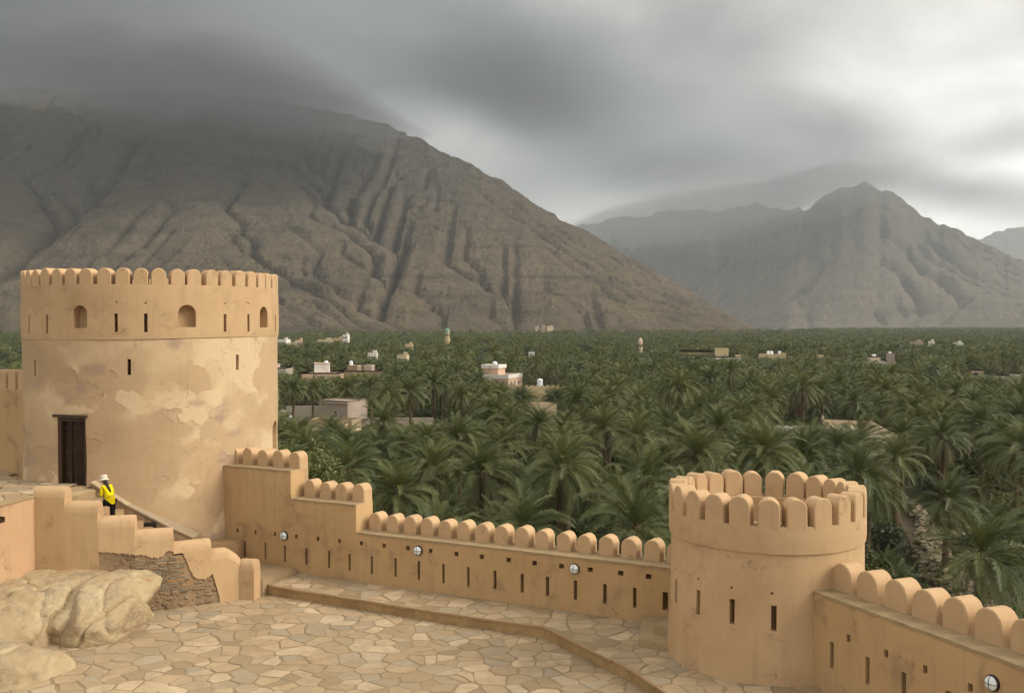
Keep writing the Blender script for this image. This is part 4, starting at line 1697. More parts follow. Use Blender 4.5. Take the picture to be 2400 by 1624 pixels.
V3 = Vector
boulder('boulder', (-12.55, 26.85, E - 8.15), (2.2, 2.1, 1.66), 3, 'broad pale rock outcrop below the stepped parapet', 6, .12,
        cuts=((V3((.95, -.3, .1)), 1.35, .07, .13), (V3((.3, -.8, .5)), 1.0, .08, .09), (V3((-.6, -.5, .6)), .75, .05, .05)))
boulder('boulder', (-10.72, 26.85, E - 8.1), (.95, 1.72, 1.52), 9, 'rounded pale boulder split by a crack from the outcrop, touching the parapet foot', 6, -.15,
        cuts=((V3((.9, -.2, -.35)), .38, .04, .07), (V3((.8, .1, .5)), .75, .05, .05)))
boulder('boulder', (-11.75, 23.65, E - 8.3), (1.5, 1.6, 1.12), 14, 'low smooth rock slab in the bottom left corner of the courtyard', 6, .5,
        cuts=((V3((-.9, -.1, .3)), .55, .09, .12), (V3((.4, -.6, .6)), .8, .05, .05)))

# ------------------------------------------------------------------ person on the steps


def skin_mesh(name, verts, edges, radii, root, sub=2):
    me = bpy.data.meshes.new(name)
    me.from_pydata([tuple(v) for v in verts], edges, [])
    o = bpy.data.objects.new('tmp', me)
    C.objects.link(o)
    m = o.modifiers.new('s', 'SKIN')
    m.use_smooth_shade = True
    sv = me.skin_vertices[0].data
    for i, r_ in enumerate(radii):
        sv[i].radius = r_ if isinstance(r_, tuple) else (r_, r_)
        sv[i].use_root = (i == root)
    ms = o.modifiers.new('u', 'SUBSURF')
    ms.levels = ms.render_levels = sub
    dg = bpy.context.evaluated_depsgraph_get()
    out = bpy.data.meshes.new_from_object(o.evaluated_get(dg))
    bpy.data.objects.remove(o)
    bpy.data.meshes.remove(me)
    return out


PX, PY, PZ = -11.62, 29.75, E - 5.96          # standing foot
FACE = R(140)                                  # heading, up the steps to the left and away
PM = Matrix.Translation((PX, PY, PZ)) @ Matrix.Rotation(FACE, 4, 'Z')
# local: +x forward, +y to the person's left, z up
J = {
    'pel': (0.02, 0, .86), 'wai': (.06, 0, .98), 'che': (.16, 0, 1.17), 'neck': (.235, 0, 1.31), 'hd0': (.27, .01, 1.37), 'hd1': (.30, .02, 1.46), 'hd2': (.31, .02, 1.53),
    'sl': (.20, .128, 1.265), 'el': (.18, .165, 1.04), 'wl': (.36, .16, 1.00), 'hl': (.43, .13, 1.02),
    'sr': (.20, -.128, 1.265), 'er': (.15, -.165, 1.04), 'wr': (.34, -.19, .98), 'hr': (.41, -.18, 1.0),
    'tl': (.05, .09, .83), 'kl': (.38, .12, .70), 'al': (.33, .10, .31), 'fl': (.45, .11, .245),
    'tr': (.0, -.09, .83), 'kr': (.06, -.10, .46), 'ar': (-.04, -.10, .09), 'fr': (.09, -.11, .035),
}
names = list(J)
ix = {n: i for i, n in enumerate(names)}
ed = [('pel', 'wai'), ('wai', 'che'), ('che', 'neck'), ('neck', 'hd0'), ('hd0', 'hd1'), ('hd1', 'hd2'), ('che', 'sl'), ('sl', 'el'), ('el', 'wl'), ('wl', 'hl'),
      ('che', 'sr'), ('sr', 'er'), ('er', 'wr'), ('wr', 'hr'), ('pel', 'tl'), ('tl', 'kl'), ('kl', 'al'), ('al', 'fl'), ('pel', 'tr'), ('tr', 'kr'), ('kr', 'ar'), ('ar', 'fr')]
rad = {'pel': .125, 'wai': .105, 'che': .125, 'neck': .05, 'hd0': .062, 'hd1': .088, 'hd2': .075, 'sl': .055, 'el': .040, 'wl': .027, 'hl': .034, 'sr': .055, 'er': .040, 'wr': .027, 'hr': .034,
       'tl': .085, 'kl': .058, 'al': .038, 'fl': .034, 'tr': .085, 'kr': .058, 'ar': .038, 'fr': .034}
verts = [Vector(J[n]) for n in names]
edges = [(ix[a], ix[b]) for a, b in ed]
radii = [rad[n] for n in names]
for hand, sgn in (('hl', 1), ('hr', -1)):      # five fingers, thumb from the side of the palm
    h0 = Vector(J[hand])
    for k, (oy, ln) in enumerate(((-.024, .062), (-.008, .074), (.008, .07), (.024, .055))):
        a = len(verts)
        verts += [h0 + Vector((.03, oy, .004)), h0 + Vector((.03 + ln * .55, oy * 1.2, .012)), h0 + Vector((.03 + ln * .85, oy * 1.2, -.012))]
        edges += [(ix[hand], a), (a, a + 1), (a + 1, a + 2)]
        radii += [.0105, .0095, .008]
    a = len(verts)
    verts += [h0 + Vector((-.005, -sgn * .034, .018)), h0 + Vector((.03, -sgn * .055, .034))]
    edges += [(ix[hand], a), (a, a + 1)]
    radii += [.012, .0095]
person = obj('person', skin_mesh('person', [PM @ v for v in verts], edges, radii, 0, 2), M_SKIN, smooth=180)
tag(person, 'person in yellow top, black trousers and cream hat climbing the steps', 'person')

# yellow top: loose, with a pointed tail at the back
tv = [(.01, 0, .95), (.05, 0, 1.0), (.155, 0, 1.17), (.225, 0, 1.285), (.20, .128, 1.262), (.185, .155, 1.10), (.185, .168, 1.0), (.20, -.128, 1.262), (.16, -.155, 1.10), (.155, -.168, 1.0), (.245, .155, 1.0), (.225, -.162, .985)]
te = [(0, 1), (1, 2), (2, 3), (2, 4), (4, 5), (5, 6), (2, 7), (7, 8), (8, 9), (6, 10), (9, 11)]
tr_ = [.135, .122, .128, .068, .066, .055, .052, .066, .055, .052, .044, .044]
o = obj('top', skin_mesh('top', [PM @ Vector(v) for v in tv], te, tr_, 0, 2), M_YELLOW, person, smooth=180)
bm = bmesh.new()
outl = []
for k in range(25):                          # hem that dips to a point behind
    q = -math.pi + 2 * math.pi * k / 24
    r0, r1 = .128, .155
    back = max(0, -math.cos(q))
    zt = 1.0
    zb = .93 - .15 * back ** 2.2
    outl.append((Vector((.03 + r0 * math.cos(q), r0 * 1.0 * math.sin(q), zt)), Vector((-.005 + r1 * math.cos(q) * 1.0, r1 * 1.02 * math.sin(q), zb))))
for inner in (0, 1):
    pass
rows = []
for k in range(24):
    a, b = outl[k]
    rows.append([bm.verts.new(PM @ a.lerp(b, j / 4)) for j in range(5)])
for k in range(24):
    u, v = rows[k], rows[(k + 1) % 24]
    for j in range(4):
        bm.faces.new((u[j], u[j + 1], v[j + 1], v[j]))
bmesh.ops.solidify(bm, geom=list(bm.faces), thickness=.008)
obj('top_hem', bm, M_YELLOW, o, smooth=180)
# trousers
jv = [(.02, 0, .88), (.045, .09, .82), (.37, .12, .70), (.335, .105, .36), (.0, -.09, .82), (.055, -.10, .46), (-.035, -.10, .13)]
je = [(0, 1), (1, 2), (2, 3), (0, 4), (4, 5), (5, 6)]
jr = [.132, .098, .074, .062, .098, .076, .064]
obj('trousers', skin_mesh('trousers', [PM @ Vector(v) for v in jv], je, jr, 0, 2), M_TROUSER, person, smooth=180)
for nm, a, f in (('shoe', 'al', 'fl'), ('shoe', 'ar', 'fr')):
    p, q = Vector(J[a]), Vector(J[f])
    zf = q.z
    obj('shoe', skin_mesh('shoe', [PM @ v for v in ((p.x - .02, p.y, zf + .035), (p.x + .07, p.y, zf + .02), (q.x + .05, q.y, zf + .01))] if False else [PM @ Vector((p.x - .03, p.y, zf + .012)), PM @ Vector((p.x + .07, p.y, zf + .008)), PM @ Vector((q.x + .05, q.y, zf))], [(0, 1), (1, 2)], [.044, .046, .038], 0, 2), M_SHOE, person, smooth=180)
# bucket hat, hair tied back over the shoulders
HM = PM @ Matrix.Translation((.305, .02, 1.475)) @ Matrix.Rotation(R(12), 4, 'Y')
bm = bmesh.new()
prof = [(.150, -.045), (.152, -.038), (.112, .012), (.110, .02), (.106, .08), (.092, .108), (.05, .118), (.004, .120)]
rings = [[bm.verts.new(HM @ Vector((r_ * math.cos(2 * math.pi * k / 28), r_ * .94 * math.sin(2 * math.pi * k / 28), h))) for k in range(28)] for r_, h in prof]
for u, v in zip(rings, rings[1:]):
    for k in range(28):
        bm.faces.new((u[k], u[(k + 1) % 28], v[(k + 1) % 28], v[k]))
bm.faces.new(rings[-1])
hat = obj('hat', bm, M_HAT, person, smooth=50)
bm = bmesh.new()
add_tube(bm, [HM @ Vector((.112 * math.cos(2 * math.pi * k / 28), .106 * math.sin(2 * math.pi * k / 28), .022)) for k in range(29)], .006, 6)
obj('hat_band', bm, M_COPING, hat, smooth=60)
hv = [(.25, .02, 1.43), (.20, .01, 1.36), (.10, .02, 1.28), (.02, .0, 1.19), (-.015, -.02, 1.10)]
obj('hair', skin_mesh('hair', [PM @ Vector(v) for v in hv], [(0, 1), (1, 2), (2, 3), (3, 4)], [.088, .062, .045, .04, .018], 0, 2), M_HAIR, person, smooth=180)
fc = [(.37, .035, 1.44), (.405, .04, 1.425)]
obj('nose', skin_mesh('nose', [PM @ Vector(v) for v in fc], [(0, 1)], [.022, .014], 0, 2), M_SKIN, person, smooth=180)
for sy in (-1, 1):
    bm = bmesh.new()
    bmesh.ops.create_uvsphere(bm, u_segments=10, v_segments=6, radius=.011, matrix=PM @ Matrix.Translation((.382, .028 + sy * .032, 1.462)))
    obj('eye', bm, M_HAIR, person, smooth=180)
bm = bmesh.new()
add_tube(bm, [PM @ Vector((.375, .028 + y, 1.395 - abs(y) * .1)) for y in (-.022, 0, .022)], .006, 6)
obj('mouth', bm, M_WOOD, person, smooth=180)

# ------------------------------------------------------------------ houses in the oasis
HOUSES = []      # (bearing from, bearing to, depth, lowest height seen)


FOOT = []        # ground plans kept free of trees


def box_part(name, parent, x0, x1, y0, y1, z0, z1, mat, rim=0.0, rot=0.0):
    """block with a sunken flat roof behind a low rim"""
    bm = bmesh.new()
    FOOT.append((x0 - 1.5, x1 + 1.5, y0 - 1.5, y1 + 1.5))
    cx, cy = (x0 + x1) / 2, (y0 + y1) / 2
    vs, fs = add_box(bm, x0 - cx, x1 - cx, y0 - cy, y1 - cy, z0, z1)
    if rim:
        top = fs[1]
        t_ = min(.25, (x1 - x0) * .15)
        bmesh.ops.inset_region(bm, faces=[top], thickness=t_)
        for v in top.verts:
            v.co.z -= rim
    M = Matrix.Translation((cx, cy, 0)) @ Matrix.Rotation(rot, 4, 'Z')
    for v in bm.verts:
        v.co = M @ v.co
    return obj(name, bm, mat, parent), M, (x1 - x0, y1 - y0)


def window(parent, M, size, face, u, z, wd, h, mat=None, frame=None):
    """u from -1..1 along the face; face 'f' towards the fort, 'r' the right flank"""
    sx, sy = size
    if face == 'f':
        Mw = M @ Matrix.Translation((u * sx / 2, -sy / 2, z))
    else:
        Mw = M @ Matrix.Translation((sx / 2, u * sy / 2, z)) @ Matrix.Rotation(R(90), 4, 'Z')
    bm = bmesh.new()
    for a in ((-wd / 2 - .09, wd / 2 + .09, -h / 2 - .09, -h / 2), (-wd / 2 - .09, wd / 2 + .09, h / 2, h / 2 + .09), (-wd / 2 - .09, -wd / 2, -h / 2, h / 2), (wd / 2, wd / 2 + .09, -h / 2, h / 2)):
        add_box(bm, a[0], a[1], -.06, .02, a[2], a[3], Mw)
    w_ = obj('window', bm, frame or H_WHITE, parent)
    bm = bmesh.new()
    add_box(bm, -wd / 2, wd / 2, -.03, .02, -h / 2, h / 2, Mw)
    obj('pane', bm, mat or H_DARK, w_)


def tank(x, y, z, r_, h, label, cat='water tank'):
    bm = bmesh.new()
    n = 16
    prof = [(r_ * .98, 0), (r_, .08), (r_, h * .45), (r_ * .97, h * .5), (r_, h * .55), (r_, h * .86), (r_ * .8, h * .95), (r_ * .3, h), (r_ * .3, h + .08)]
    rings = [[bm.verts.new((x + q * math.cos(2 * math.pi * k / n), y + q * math.sin(2 * math.pi * k / n), z + zz)) for k in range(n)] for q, zz in prof]
    for u, v in zip(rings, rings[1:]):
        for k in range(n):
            bm.faces.new((u[k], u[(k + 1) % n], v[(k + 1) % n], v[k]))
    bm.faces.new(rings[0][::-1])
    bm.faces.new(rings[-1])
    o = obj('water_tank', bm, H_TANK, smooth=35)
    return tag(o, label, cat, 'white rooftop water tanks')


def house(label, loc, cat='house'):
    return empty('house', loc, label, cat, 'houses among the palms')


def seen(x0, x1, Y, zlow, pad=.6):
    HOUSES.append(((x0 - pad) / Y, (x1 + pad) / Y, Y, zlow))


# grey block house with a white-framed door
h = house('bare grey block house with white framed brown door, nearest on the left', (-33, 200, 0))
p, M, sz = box_part('wall', h, -35.9, -29.4, 196, 203, 0, 5.05, H_STUCCO, .35, R(-24))
bm = bmesh.new()
add_box(bm, -3.4, 3.4, -3.72, -3.3, 4.4, 4.55, M)
obj('roof_slab', bm, H_STUCCO, h)
window(h, M, sz, 'f', .18, 2.2, .8, 1.7, H_REDDOOR)
window(h, M, sz, 'r', .5, 2.2, .35, .5)
seen(-36.6, -28.6, 196, 1.2)
h = house('low grey yard wall with lean-to beside the grey block house', (-40, 204, 0), 'wall')
box_part('wall', h, -44.5, -36.5, 203, 203.5, 0, 3.4, H_GREY, 0)
box_part('wall', h, -45.5, -44.6, 196, 204, 0, 2.6, H_GREY, 0)
seen(-45, -36.5, 203, 2.0)
h = house('cream courtyard house with open roof below the grey block house', (-34, 185, 0))
box_part('wall', h, -36.5, -28.2, 186, 191, 0, 2.3, H_CREAM, 1.2, R(-12))
p, M, sz = box_part('annex', h, -31.6, -29.6, 183.5, 185.6, 0, 1.9, H_PEACH, .3, R(-12))
seen(-36.5, -28.5, 184, .6)
tank(-40.9, 190, 1.0, .55, 1.7, 'white water tank on the ground at the left beside the large tower')
h = house('long low tan garden wall right of the grey block house', (-20, 197, 0), 'wall')
box_part('wall', h, -29.0, -15.0, 196, 196.5, 0, 1.7, H_STUCCO, 0, R(3))
box_part('wall', h, -16.0, -7.5, 186, 186.5, 0, 1.5, H_STUCCO, 0, R(-4))
seen(-27, -9, 190, 1.0)

h = house('pale peach house with white stair turret on its flat roof', (-51, 280, 0))
box_part('wall', h, -56.5, -46.2, 277, 288, 0, 6.55, H_PEACH, .4)
p, M, sz = box_part('stair_turret', h, -53.9, -49.9, 280, 284, 6.2, 8.85, H_WHITE, 0, R(8))
bm = bmesh.new()
add_box(bm, -2.15, 2.15, -2.2, 2.2, 8.86, 9.0, M)
obj('roof_slab', bm, H_PEACH, h)
bm = bmesh.new()
for k in range(9):
    add_box(bm, .3 + k * .17, .5 + k * .17, -2.35, -2.05, 8.5 - k * .28, 8.56 - k * .28, M)
obj('outside_stair', bm, H_STUCCO, h)
window(h, Matrix.Translation((-51, 282.5, 0)), (10.3, 11), 'f', .1, 4.6, 1.0, 1.1)
tank(-50.7, 281.5, 9.0, .55, .55, 'squat white tank on top of the white stair turret')
seen(-56.5, -45, 277, 4.6)
h = house('brown flat-roofed house with two small roof rooms', (-42, 285, 0))
box_part('wall', h, -47.6, -36.8, 284, 294, 0, 6.75, H_BROWN, .35)
p, M, sz = box_part('roof_room', h, -45.2, -42.2, 285, 288, 6.4, 8.2, H_BROWN, 0, R(-15))
window(h, M, sz, 'r', -.3, 7.25, .7, 1.3)
p, M, sz = box_part('roof_room', h, -41.1, -38.8, 287, 290, 6.4, 8.2, H_STUCCO, 0, R(-10))
window(h, M, sz, 'r', -.2, 7.2, .6, .9)
tank(-44.6, 286, 8.2, .5, 1.15, 'white cylindrical tank on the brown roof room')
seen(-47.6, -37, 284, 5.0)
h = house('grey flat house half hidden by the right edge of the large tower', (-62, 270, 0))
box_part('wall', h, -68, -59.2, 270, 279, 0, 8.2, H_GREY, .3)
box_part('roof_room', h, -66, -62.0, 272, 276, 7.9, 9.3, H_STUCCO, .2)
seen(-64, -59, 270, 6.2)

h = house('pink two-storey house with white parapets in the middle of the grove', (-4, 272, 0))
p, M, sz = box_part('wall', h, -8.2, 1.2, 268, 278, 0, 5.5, H_PEACH, 0, R(-22))
bm = bmesh.new()
for a in ((-4.75, 4.75, -5.05, -4.9), (-4.75, 4.75, 4.9, 5.05), (-4.85, -4.7, -5.05, 5.05), (4.7, 4.85, -5.05, 5.05)):
    add_box(bm, a[0], a[1], a[2], a[3], 5.505, 6.45, M)
obj('parapet', bm, H_WHITE, h)
for u in (-.62, -.28, .10):
    window(h, M, sz, 'f', u, 4.2, .9, 1.3)
for u in (-.6, -.1, .5):
    window(h, M, sz, 'r', u, 4.1, .8, 1.3)
p, M, sz = box_part('upper_room', h, -7.0, -2.6, 271, 276, 5.51, 8.2, H_PEACH, 0, R(-22))
bm = bmesh.new()
for a in ((-2.45, 2.45, -2.75, -2.6), (-2.45, 2.45, 2.6, 2.75), (-2.5, -2.35, -2.7, 2.7), (2.35, 2.5, -2.7, 2.7)):
    add_box(bm, a[0], a[1], a[2], a[3], 7.95, 8.9, M)
obj('parapet', bm, H_WHITE, h)
bm = bmesh.new()
for x in (.1, .55):
    add_tube(bm, [M @ Vector((x - .6, -3.3, 5.6)), M @ Vector((x, -2.8, 8.6))], .04, 5)
for k in range(8):
    add_tube(bm, [M @ Vector((-.5 + k * .075, -3.3 + k * .062, 5.9 + k * .36)), M @ Vector((-.05 + k * .075, -3.3 + k * .062, 5.9 + k * .36))], .03, 5)
obj('ladder', bm, H_GREY, h)
tank(-4.5, 272.5, 8.05, .62, 1.6, 'rounded white tank on the upper roof of the pink house')
seen(-8, 1.5, 268, 4.2)
h = house('small white house right above the pink house', (9, 482, 0))
p, M, sz = box_part('wall', h, 7.7, 10.6, 480, 484, 0, 7.1, H_WHITE, .3)
window(h, M, sz, 'f', -.3, 5.6, .6, .8)
seen(7.7, 10.6, 480, 4.0)
h = house('long tan garden wall with small crenels behind the palms', (5.5, 246, 0), 'wall')
box_part('wall', h, .5, 11.5, 245, 245.4, 0, 4.75, H_YELLOW, 0)
bm = bmesh.new()
for k in range(9):
    add_box(bm, .7 + k * 1.25, 1.3 + k * 1.25, 245.03, 245.37, 4.755, 5.05)
obj('crenels', bm, H_YELLOW, h)
seen(.6, 11, 245, 3.8)
tank(6.8, 252, 4.4, .7, 1.8, 'ribbed white tank above the crenellated garden wall')
h = house('plain beige cube house in the middle of the grove', (5.6, 190, 0))
p, M, sz = box_part('wall', h, 3.6, 7.6, 188, 193, 0, 5.0, H_CREAM, .3, R(14))
seen(3.7, 7.9, 188, 3.2)


def minaret(x, y, zt, r_, label, dome, s=1.0):
    root = empty('minaret', (x, y, 0), label, 'minaret')

    def lathe(name, prof, mat, n=16):
        bm = bmesh.new()
        rings = [[bm.verts.new((x + q * math.cos(2 * math.pi * k / n), y + q * math.sin(2 * math.pi * k / n), zz)) for k in range(n)] for q, zz in prof]
        for u, v in zip(rings, rings[1:]):
            for k in range(n):
                bm.faces.new((u[k], u[(k + 1) % n], v[(k + 1) % n], v[k]))
        bm.faces.new(rings[0][::-1])
        bm.faces.new(rings[-1])
        return obj(name, bm, mat, root, smooth=35)
    mat = H_YELLOW if dome else H_CREAM
    zb = zt * .58
    lathe('shaft', [(r_ * .95, 0), (r_ * .88, zb - .9), (r_ * 1.0, zb - .5), (r_ * 1.12, zb)], mat)
    lathe('balcony', [(r_ * 1.16, zb), (r_ * 1.16, zb + .8), (r_ * 1.08, zb + .8), (r_ * 1.08, zb + .1), (.1, zb + .1)], mat)
    lathe('upper_shaft', [(r_ * .88, zb + .1), (r_ * .88, zt - 3.2), (r_ * 1.0, zt - 2.9), (r_ * 1.08, zt - 2.4)], mat)
    c_ = lathe('cap', [(r_ * 1.15, zt - 2.39), (r_ * 1.15, zt - 2.15), (r_ * 1.0, zt - 2.1), (r_ * .98, zt - 1.6), (r_ * .8, zt - 1.0), (r_ * .45, zt - .5), (r_ * .1, zt - .3), (.06, zt)], H_GREEN if dome else mat)
    for k in range(4):
        a = -math.pi / 2 + (k - 1) * .9
        bm = bmesh.new()
        Mw = Matrix.Translation((x + r_ * .86 * math.cos(a), y + r_ * .86 * math.sin(a), zt - 4.2)) @ Matrix.Rotation(a, 4, 'Z')
        add_box(bm, -.1, .06, -.28, .28, -.7, .6, Mw)
        obj('opening', bm, H_DARK, root)
    seen(x - r_, x + r_, y, zb - 2.5)


minaret(-37.6, 600, 17.4, 1.5, 'yellow minaret with green dome rising above the far palms', True)
minaret(62.2, 500, 13.2, 1.0, 'slim pale minaret right of centre above the palms', False)

h = house('square ochre block house on a white ground floor, right of the slim minaret', (87, 425, 0))
p, M, sz = box_part('wall', h, 84.1, 89.6, 425, 430, 0, 9.7, H_YELLOW, .3, R(-10))
window(h, M, sz, 'f', .45, 6.9, .4, .9)
box_part('white_annex', h, 82.0, 92, 414, 420, 0, 6.5, H_WHITE, .4)
p, M, sz = box_part('annex_room', h, 90.4, 92.2, 415, 418, 6.45, 7.3, H_CREAM, .1)
window(h, Matrix.Translation((87, 417, 0)), (10, 6), 'f', -.6, 5.6, .6, .6)
seen(82, 92, 414, 5.0)
h = house('long brown unplastered wall left of the ochre block house', (79, 431, 0), 'wall')
box_part('wall', h, 71.5, 84, 431, 440, 0, 8.6, H_BROWN, .8)
bm = bmesh.new()
add_box(bm, 71.3, 84.2, 430.85, 431.0, 8.35, 8.5)
obj('cornice', bm, M_WOOD3, h)
seen(72, 84, 431, 6.3)
h = house('cream house with yellow side wall under a row of white tanks', (108, 427, 0))
p, M, sz = box_part('wall', h, 102.6, 111.8, 425, 432, 0, 7.2, H_CREAM, .4, R(-12))
box_part('yellow_side', h, 111.2, 113.2, 423.5, 430, 0, 7.8, H_YELLOW, .4, R(-12))
box_part('low_wing', h, 99.5, 104, 421, 424, 0, 5.4, H_CREAM, .3)
seen(100, 113.2, 423, 5.2)
for k, x in enumerate((106.2, 107.6, 110.9)):
    tank(x, 428, 6.9, .62, 1.5, ('left', 'middle', 'right')[k] + ' white tank of the row on the cream house roof')
h = house('low cream house with a long flat roof on the right', (127, 421, 0))
box_part('wall', h, 123.6, 134, 420, 428, 0, 6.2, H_CREAM, .3)
box_part('roof_room', h, 125.5, 127.5, 422, 425, 5.95, 7.1, H_CREAM, .1)
seen(123.6, 134, 420, 5.2)
h = house('white house with two turrets on the right', (139, 387, 0))
p, M, sz = box_part('wall', h, 134.4, 144.4, 388, 396, 0, 5.9, H_WHITE, .3)
p, M, sz = box_part('turret', h, 134.5, 138.2, 387, 391, 0, 7.5, H_CREAM, .4)
window(h, M, sz, 'f', 0, 5.7, 1.6, .5)
p, M, sz = box_part('turret', h, 141.3, 144, 387, 391, 0, 8.6, H_STUCCO, .3, R(-15))
seen(134.4, 144.4, 386, 4.3)
tank(136.4, 389, 7.1, .7, 1.1, 'white tank on the left turret of the white house')
tank(142.4, 389, 8.3, .55, .8, 'white tank on the right turret of the white house')
h = house('brown open-fronted roof room near the right edge', (135.5, 302, 0))
p, M, sz = box_part('wall', h, 133.6, 137.2, 300, 304, 0, 6.3, H_BROWN, .3)
window(h, M, sz, 'f', -.25, 5.0, 1.7, 1.2)
box_part('wing', h, 137.3, 146, 301, 305, 0, 4.6, H_STUCCO, .3)
seen(133.6, 145, 300, 3.8)
h = house('small pinkish building with white door near the right edge', (141, 298, 0))
p, M, sz = box_part('wall', h, 139.4, 142.4, 297, 300, 0, 4.95, H_STUCCO, .3)
window(h, M, sz, 'f', .35, 4.0, .8, 1.0, H_TANK)
seen(139.4, 142.4, 297, 3.4)
h = house('white flat roof cut by the right edge of the view', (149, 300, 0))
box_part('wall', h, 146.6, 152, 299, 304, 0, 5.3, H_WHITE, .3)
seen(146.6, 152, 299, 4.4)

h = house('long cream house with pointed corner finials, nearest on the right', (48, 140, 0))
q = [(44.3, 147.0), (50.3, 144.0), (46.5, 122.5), (40.5, 125.5)]
FOOT.append((40, 51, 121, 149))
bm = bmesh.new()
hi = add_prism(bm, q[::-1], 0, 5.25)
obj('wall', bm, H_STUCCO, h)
bm = bmesh.new()
for a, b in zip(q, q[1:] + q[:1]):
    d_, n_ = nrm2(a, b)
    L = math.hypot(b[0] - a[0], b[1] - a[1])
    add_box(bm, 0.0, L - .16, -.15, .0, 5.255, 5.95, wall_frame(Vector((a[0], a[1], 0)), d_, n_) )
obj('parapet', bm, H_CREAM, h)
for a in q:
    bm = bmesh.new()
    bmesh.ops.create_cone(bm, segments=6, radius1=.30, radius2=.02, depth=.8, matrix=Matrix.Translation((a[0], a[1], 6.3)), cap_ends=True)
    obj('finial', bm, H_STUCCO, h)
seen(44.5, 50.0, 146, 5.0, .0)
seen(45.4, 46.6, 123, 3.6, .0)
h = house('low white wall left of the finialed cream house', (43, 151, 0), 'wall')
box_part('wall', h, 36.0, 45.4, 150.8, 151.2, 0, 4.6, H_WHITE, 0, R(2))
seen(40, 45.4, 150, 4.2, .1)

FARH = [(-116.6, -108.5, 620, 10.4, H_CREAM, 'far cream house row, left part, above the large tower wall'),
        (-108.3, -101.5, 622, 11.2, H_YELLOW, 'far yellowish house in the middle of the cream row'),
        (-101.3, -98.2, 618, 13.4, H_WHITE, 'far white house at the high right end of the cream row'),
        (-53.9, -50.2, 520, 9.6, H_YELLOW, 'small yellow house standing left below the green-domed minaret'),
        (-56.1, -52.6, 400, 8.5, H_WHITE, 'small white house showing above palms in front of the yellow house'),
        (-43.3, -39.6, 390, 8.0, H_CREAM, 'small cream roof showing above palms left of the pink house'),
        (-117.5, -113.2, 520, 11.9, H_WHITE, 'white house touching the right edge of the large tower'),
        (-112.6, -109.8, 526, 10.4, H_CREAM, 'low cream house beside the white house by the large tower'),
        (-109.2, -106.0, 520, 11.6, H_PEACH, 'pinkish house with pointed roof room near the large tower'),
        (29.5, 34.0, 1300, 16.5, H_CREAM, 'far cream village house at the mountain foot, leftmost'),
        (37.5, 41.0, 1310, 18.5, H_STUCCO, 'far stone-coloured village house at the mountain foot, tallest'),
        (44.5, 51.8, 1305, 17.2, H_CREAM, 'far cream village house at the mountain foot, rightmost'),
        (217.3, 223.4, 560, 10.2, H_STUCCO, 'far stone-coloured house among the palms on the right'),
        (230.0, 232.4, 566, 10.2, H_WHITE, 'tiny far white house, left one of two on the right'),
        (242.0, 244.8, 560, 9.6, H_WHITE, 'tiny far white house, right one of two on the right')]
for x0, x1, Y, zt, mt, lb in FARH:
    h = house(lb, ((x0 + x1) / 2, Y, 0))
    p, M, sz = box_part('wall', h, x0, x1, Y, Y + 6, 0, zt, mt, .4, R(random.uniform(-14, 14)))
    for u in (-.55, 0, .55):
        window(h, M, sz, 'f', u, zt - 1.9, min(.8, (x1 - x0) * .18), 1.1)
    box_part('roof_room', h, x0 + (x1 - x0) * .55, x0 + (x1 - x0) * .9, Y + 2, Y + 4, zt - .35, zt + 1.1, mt, .2)
    seen(x0, x1, Y, zt - (2.6 if Y < 1000 else 5), .3)

# ------------------------------------------------------------------ date palms


def frond_mesh(name, L, bend, vlift, seed, mat, nleaf=40, lw=.05, leaf_len=.50, droop=0.0):
    """one pinnate frond from the origin along +x, arching down by 'bend' radians; leaflets in a V"""
    rg_ = random.Random(seed)
    verts, faces = [], []
    N = 10
    pts = [Vector((0, 0, 0))]
    tang = []
    side = rg_.uniform(-.12, .12)
    for k in range(N):
        f = (k + .5) / N
        a = -bend * f ** 1.35
        dv = Vector((math.cos(a) * math.cos(side * f), math.cos(a) * math.sin(side * f), math.sin(a)))
        tang.append(dv)
        pts.append(pts[-1] + dv * (L / N))

    def at(f):
        g = min(N - 1e-6, f * N)
        i = int(g)
        return pts[i].lerp(pts[i + 1], g - i), tang[min(i, N - 1)]
    for i in range(N):      # midrib
        r0, r1 = .045 * (1 - i / N) + .008, .045 * (1 - (i + 1) / N) + .008
        b = len(verts)
        up = Vector((0, 0, 1))
        s0 = tang[i].cross(up).normalized()
        verts += [pts[i] - s0 * r0, pts[i] + s0 * r0, pts[i + 1] + s0 * r1, pts[i + 1] - s0 * r1]
        faces.append((b, b + 1, b + 2, b + 3))
    for k in range(nleaf):
        f = .14 + .86 * k / nleaf
        p, t_ = at(f)
        s0 = t_.cross(Vector((0, 0, 1)))
        if s0.length < 1e-3:
            s0 = Vector((0, 1, 0))
        s0.normalize()
        n0 = s0.cross(t_).normalized()
        ln = leaf_len * (math.sin(math.pi * min(1, .18 + f * .80)) ** .55) * rg_.uniform(.85, 1.1)
        fa = R(42 + 18 * (1 - f)) * rg_.uniform(.85, 1.15)
        for sg in (-1, 1):
            up_ = vlift * rg_.uniform(.5, 1.3)
            dv = (t_ * math.cos(fa) + s0 * sg * math.sin(fa) * math.cos(up_) + n0 * math.sin(fa) * math.sin(up_)).normalized()
            dv.z -= droop * rg_.uniform(.4, 1.2)
            tip = p + dv * ln
            tip.z -= .05 * ln
            md = p + dv * ln * .45
            wv = t_ * lw * .5
            b = len(verts)
            verts += [p, md + wv, tip, md - wv]
            faces.append((b, b + 1, b + 2, b + 3))
    me = bpy.data.meshes.new(name)
    me.from_pydata([tuple(v) for v in verts], [], faces)
    me.materials.append(mat)
    return me


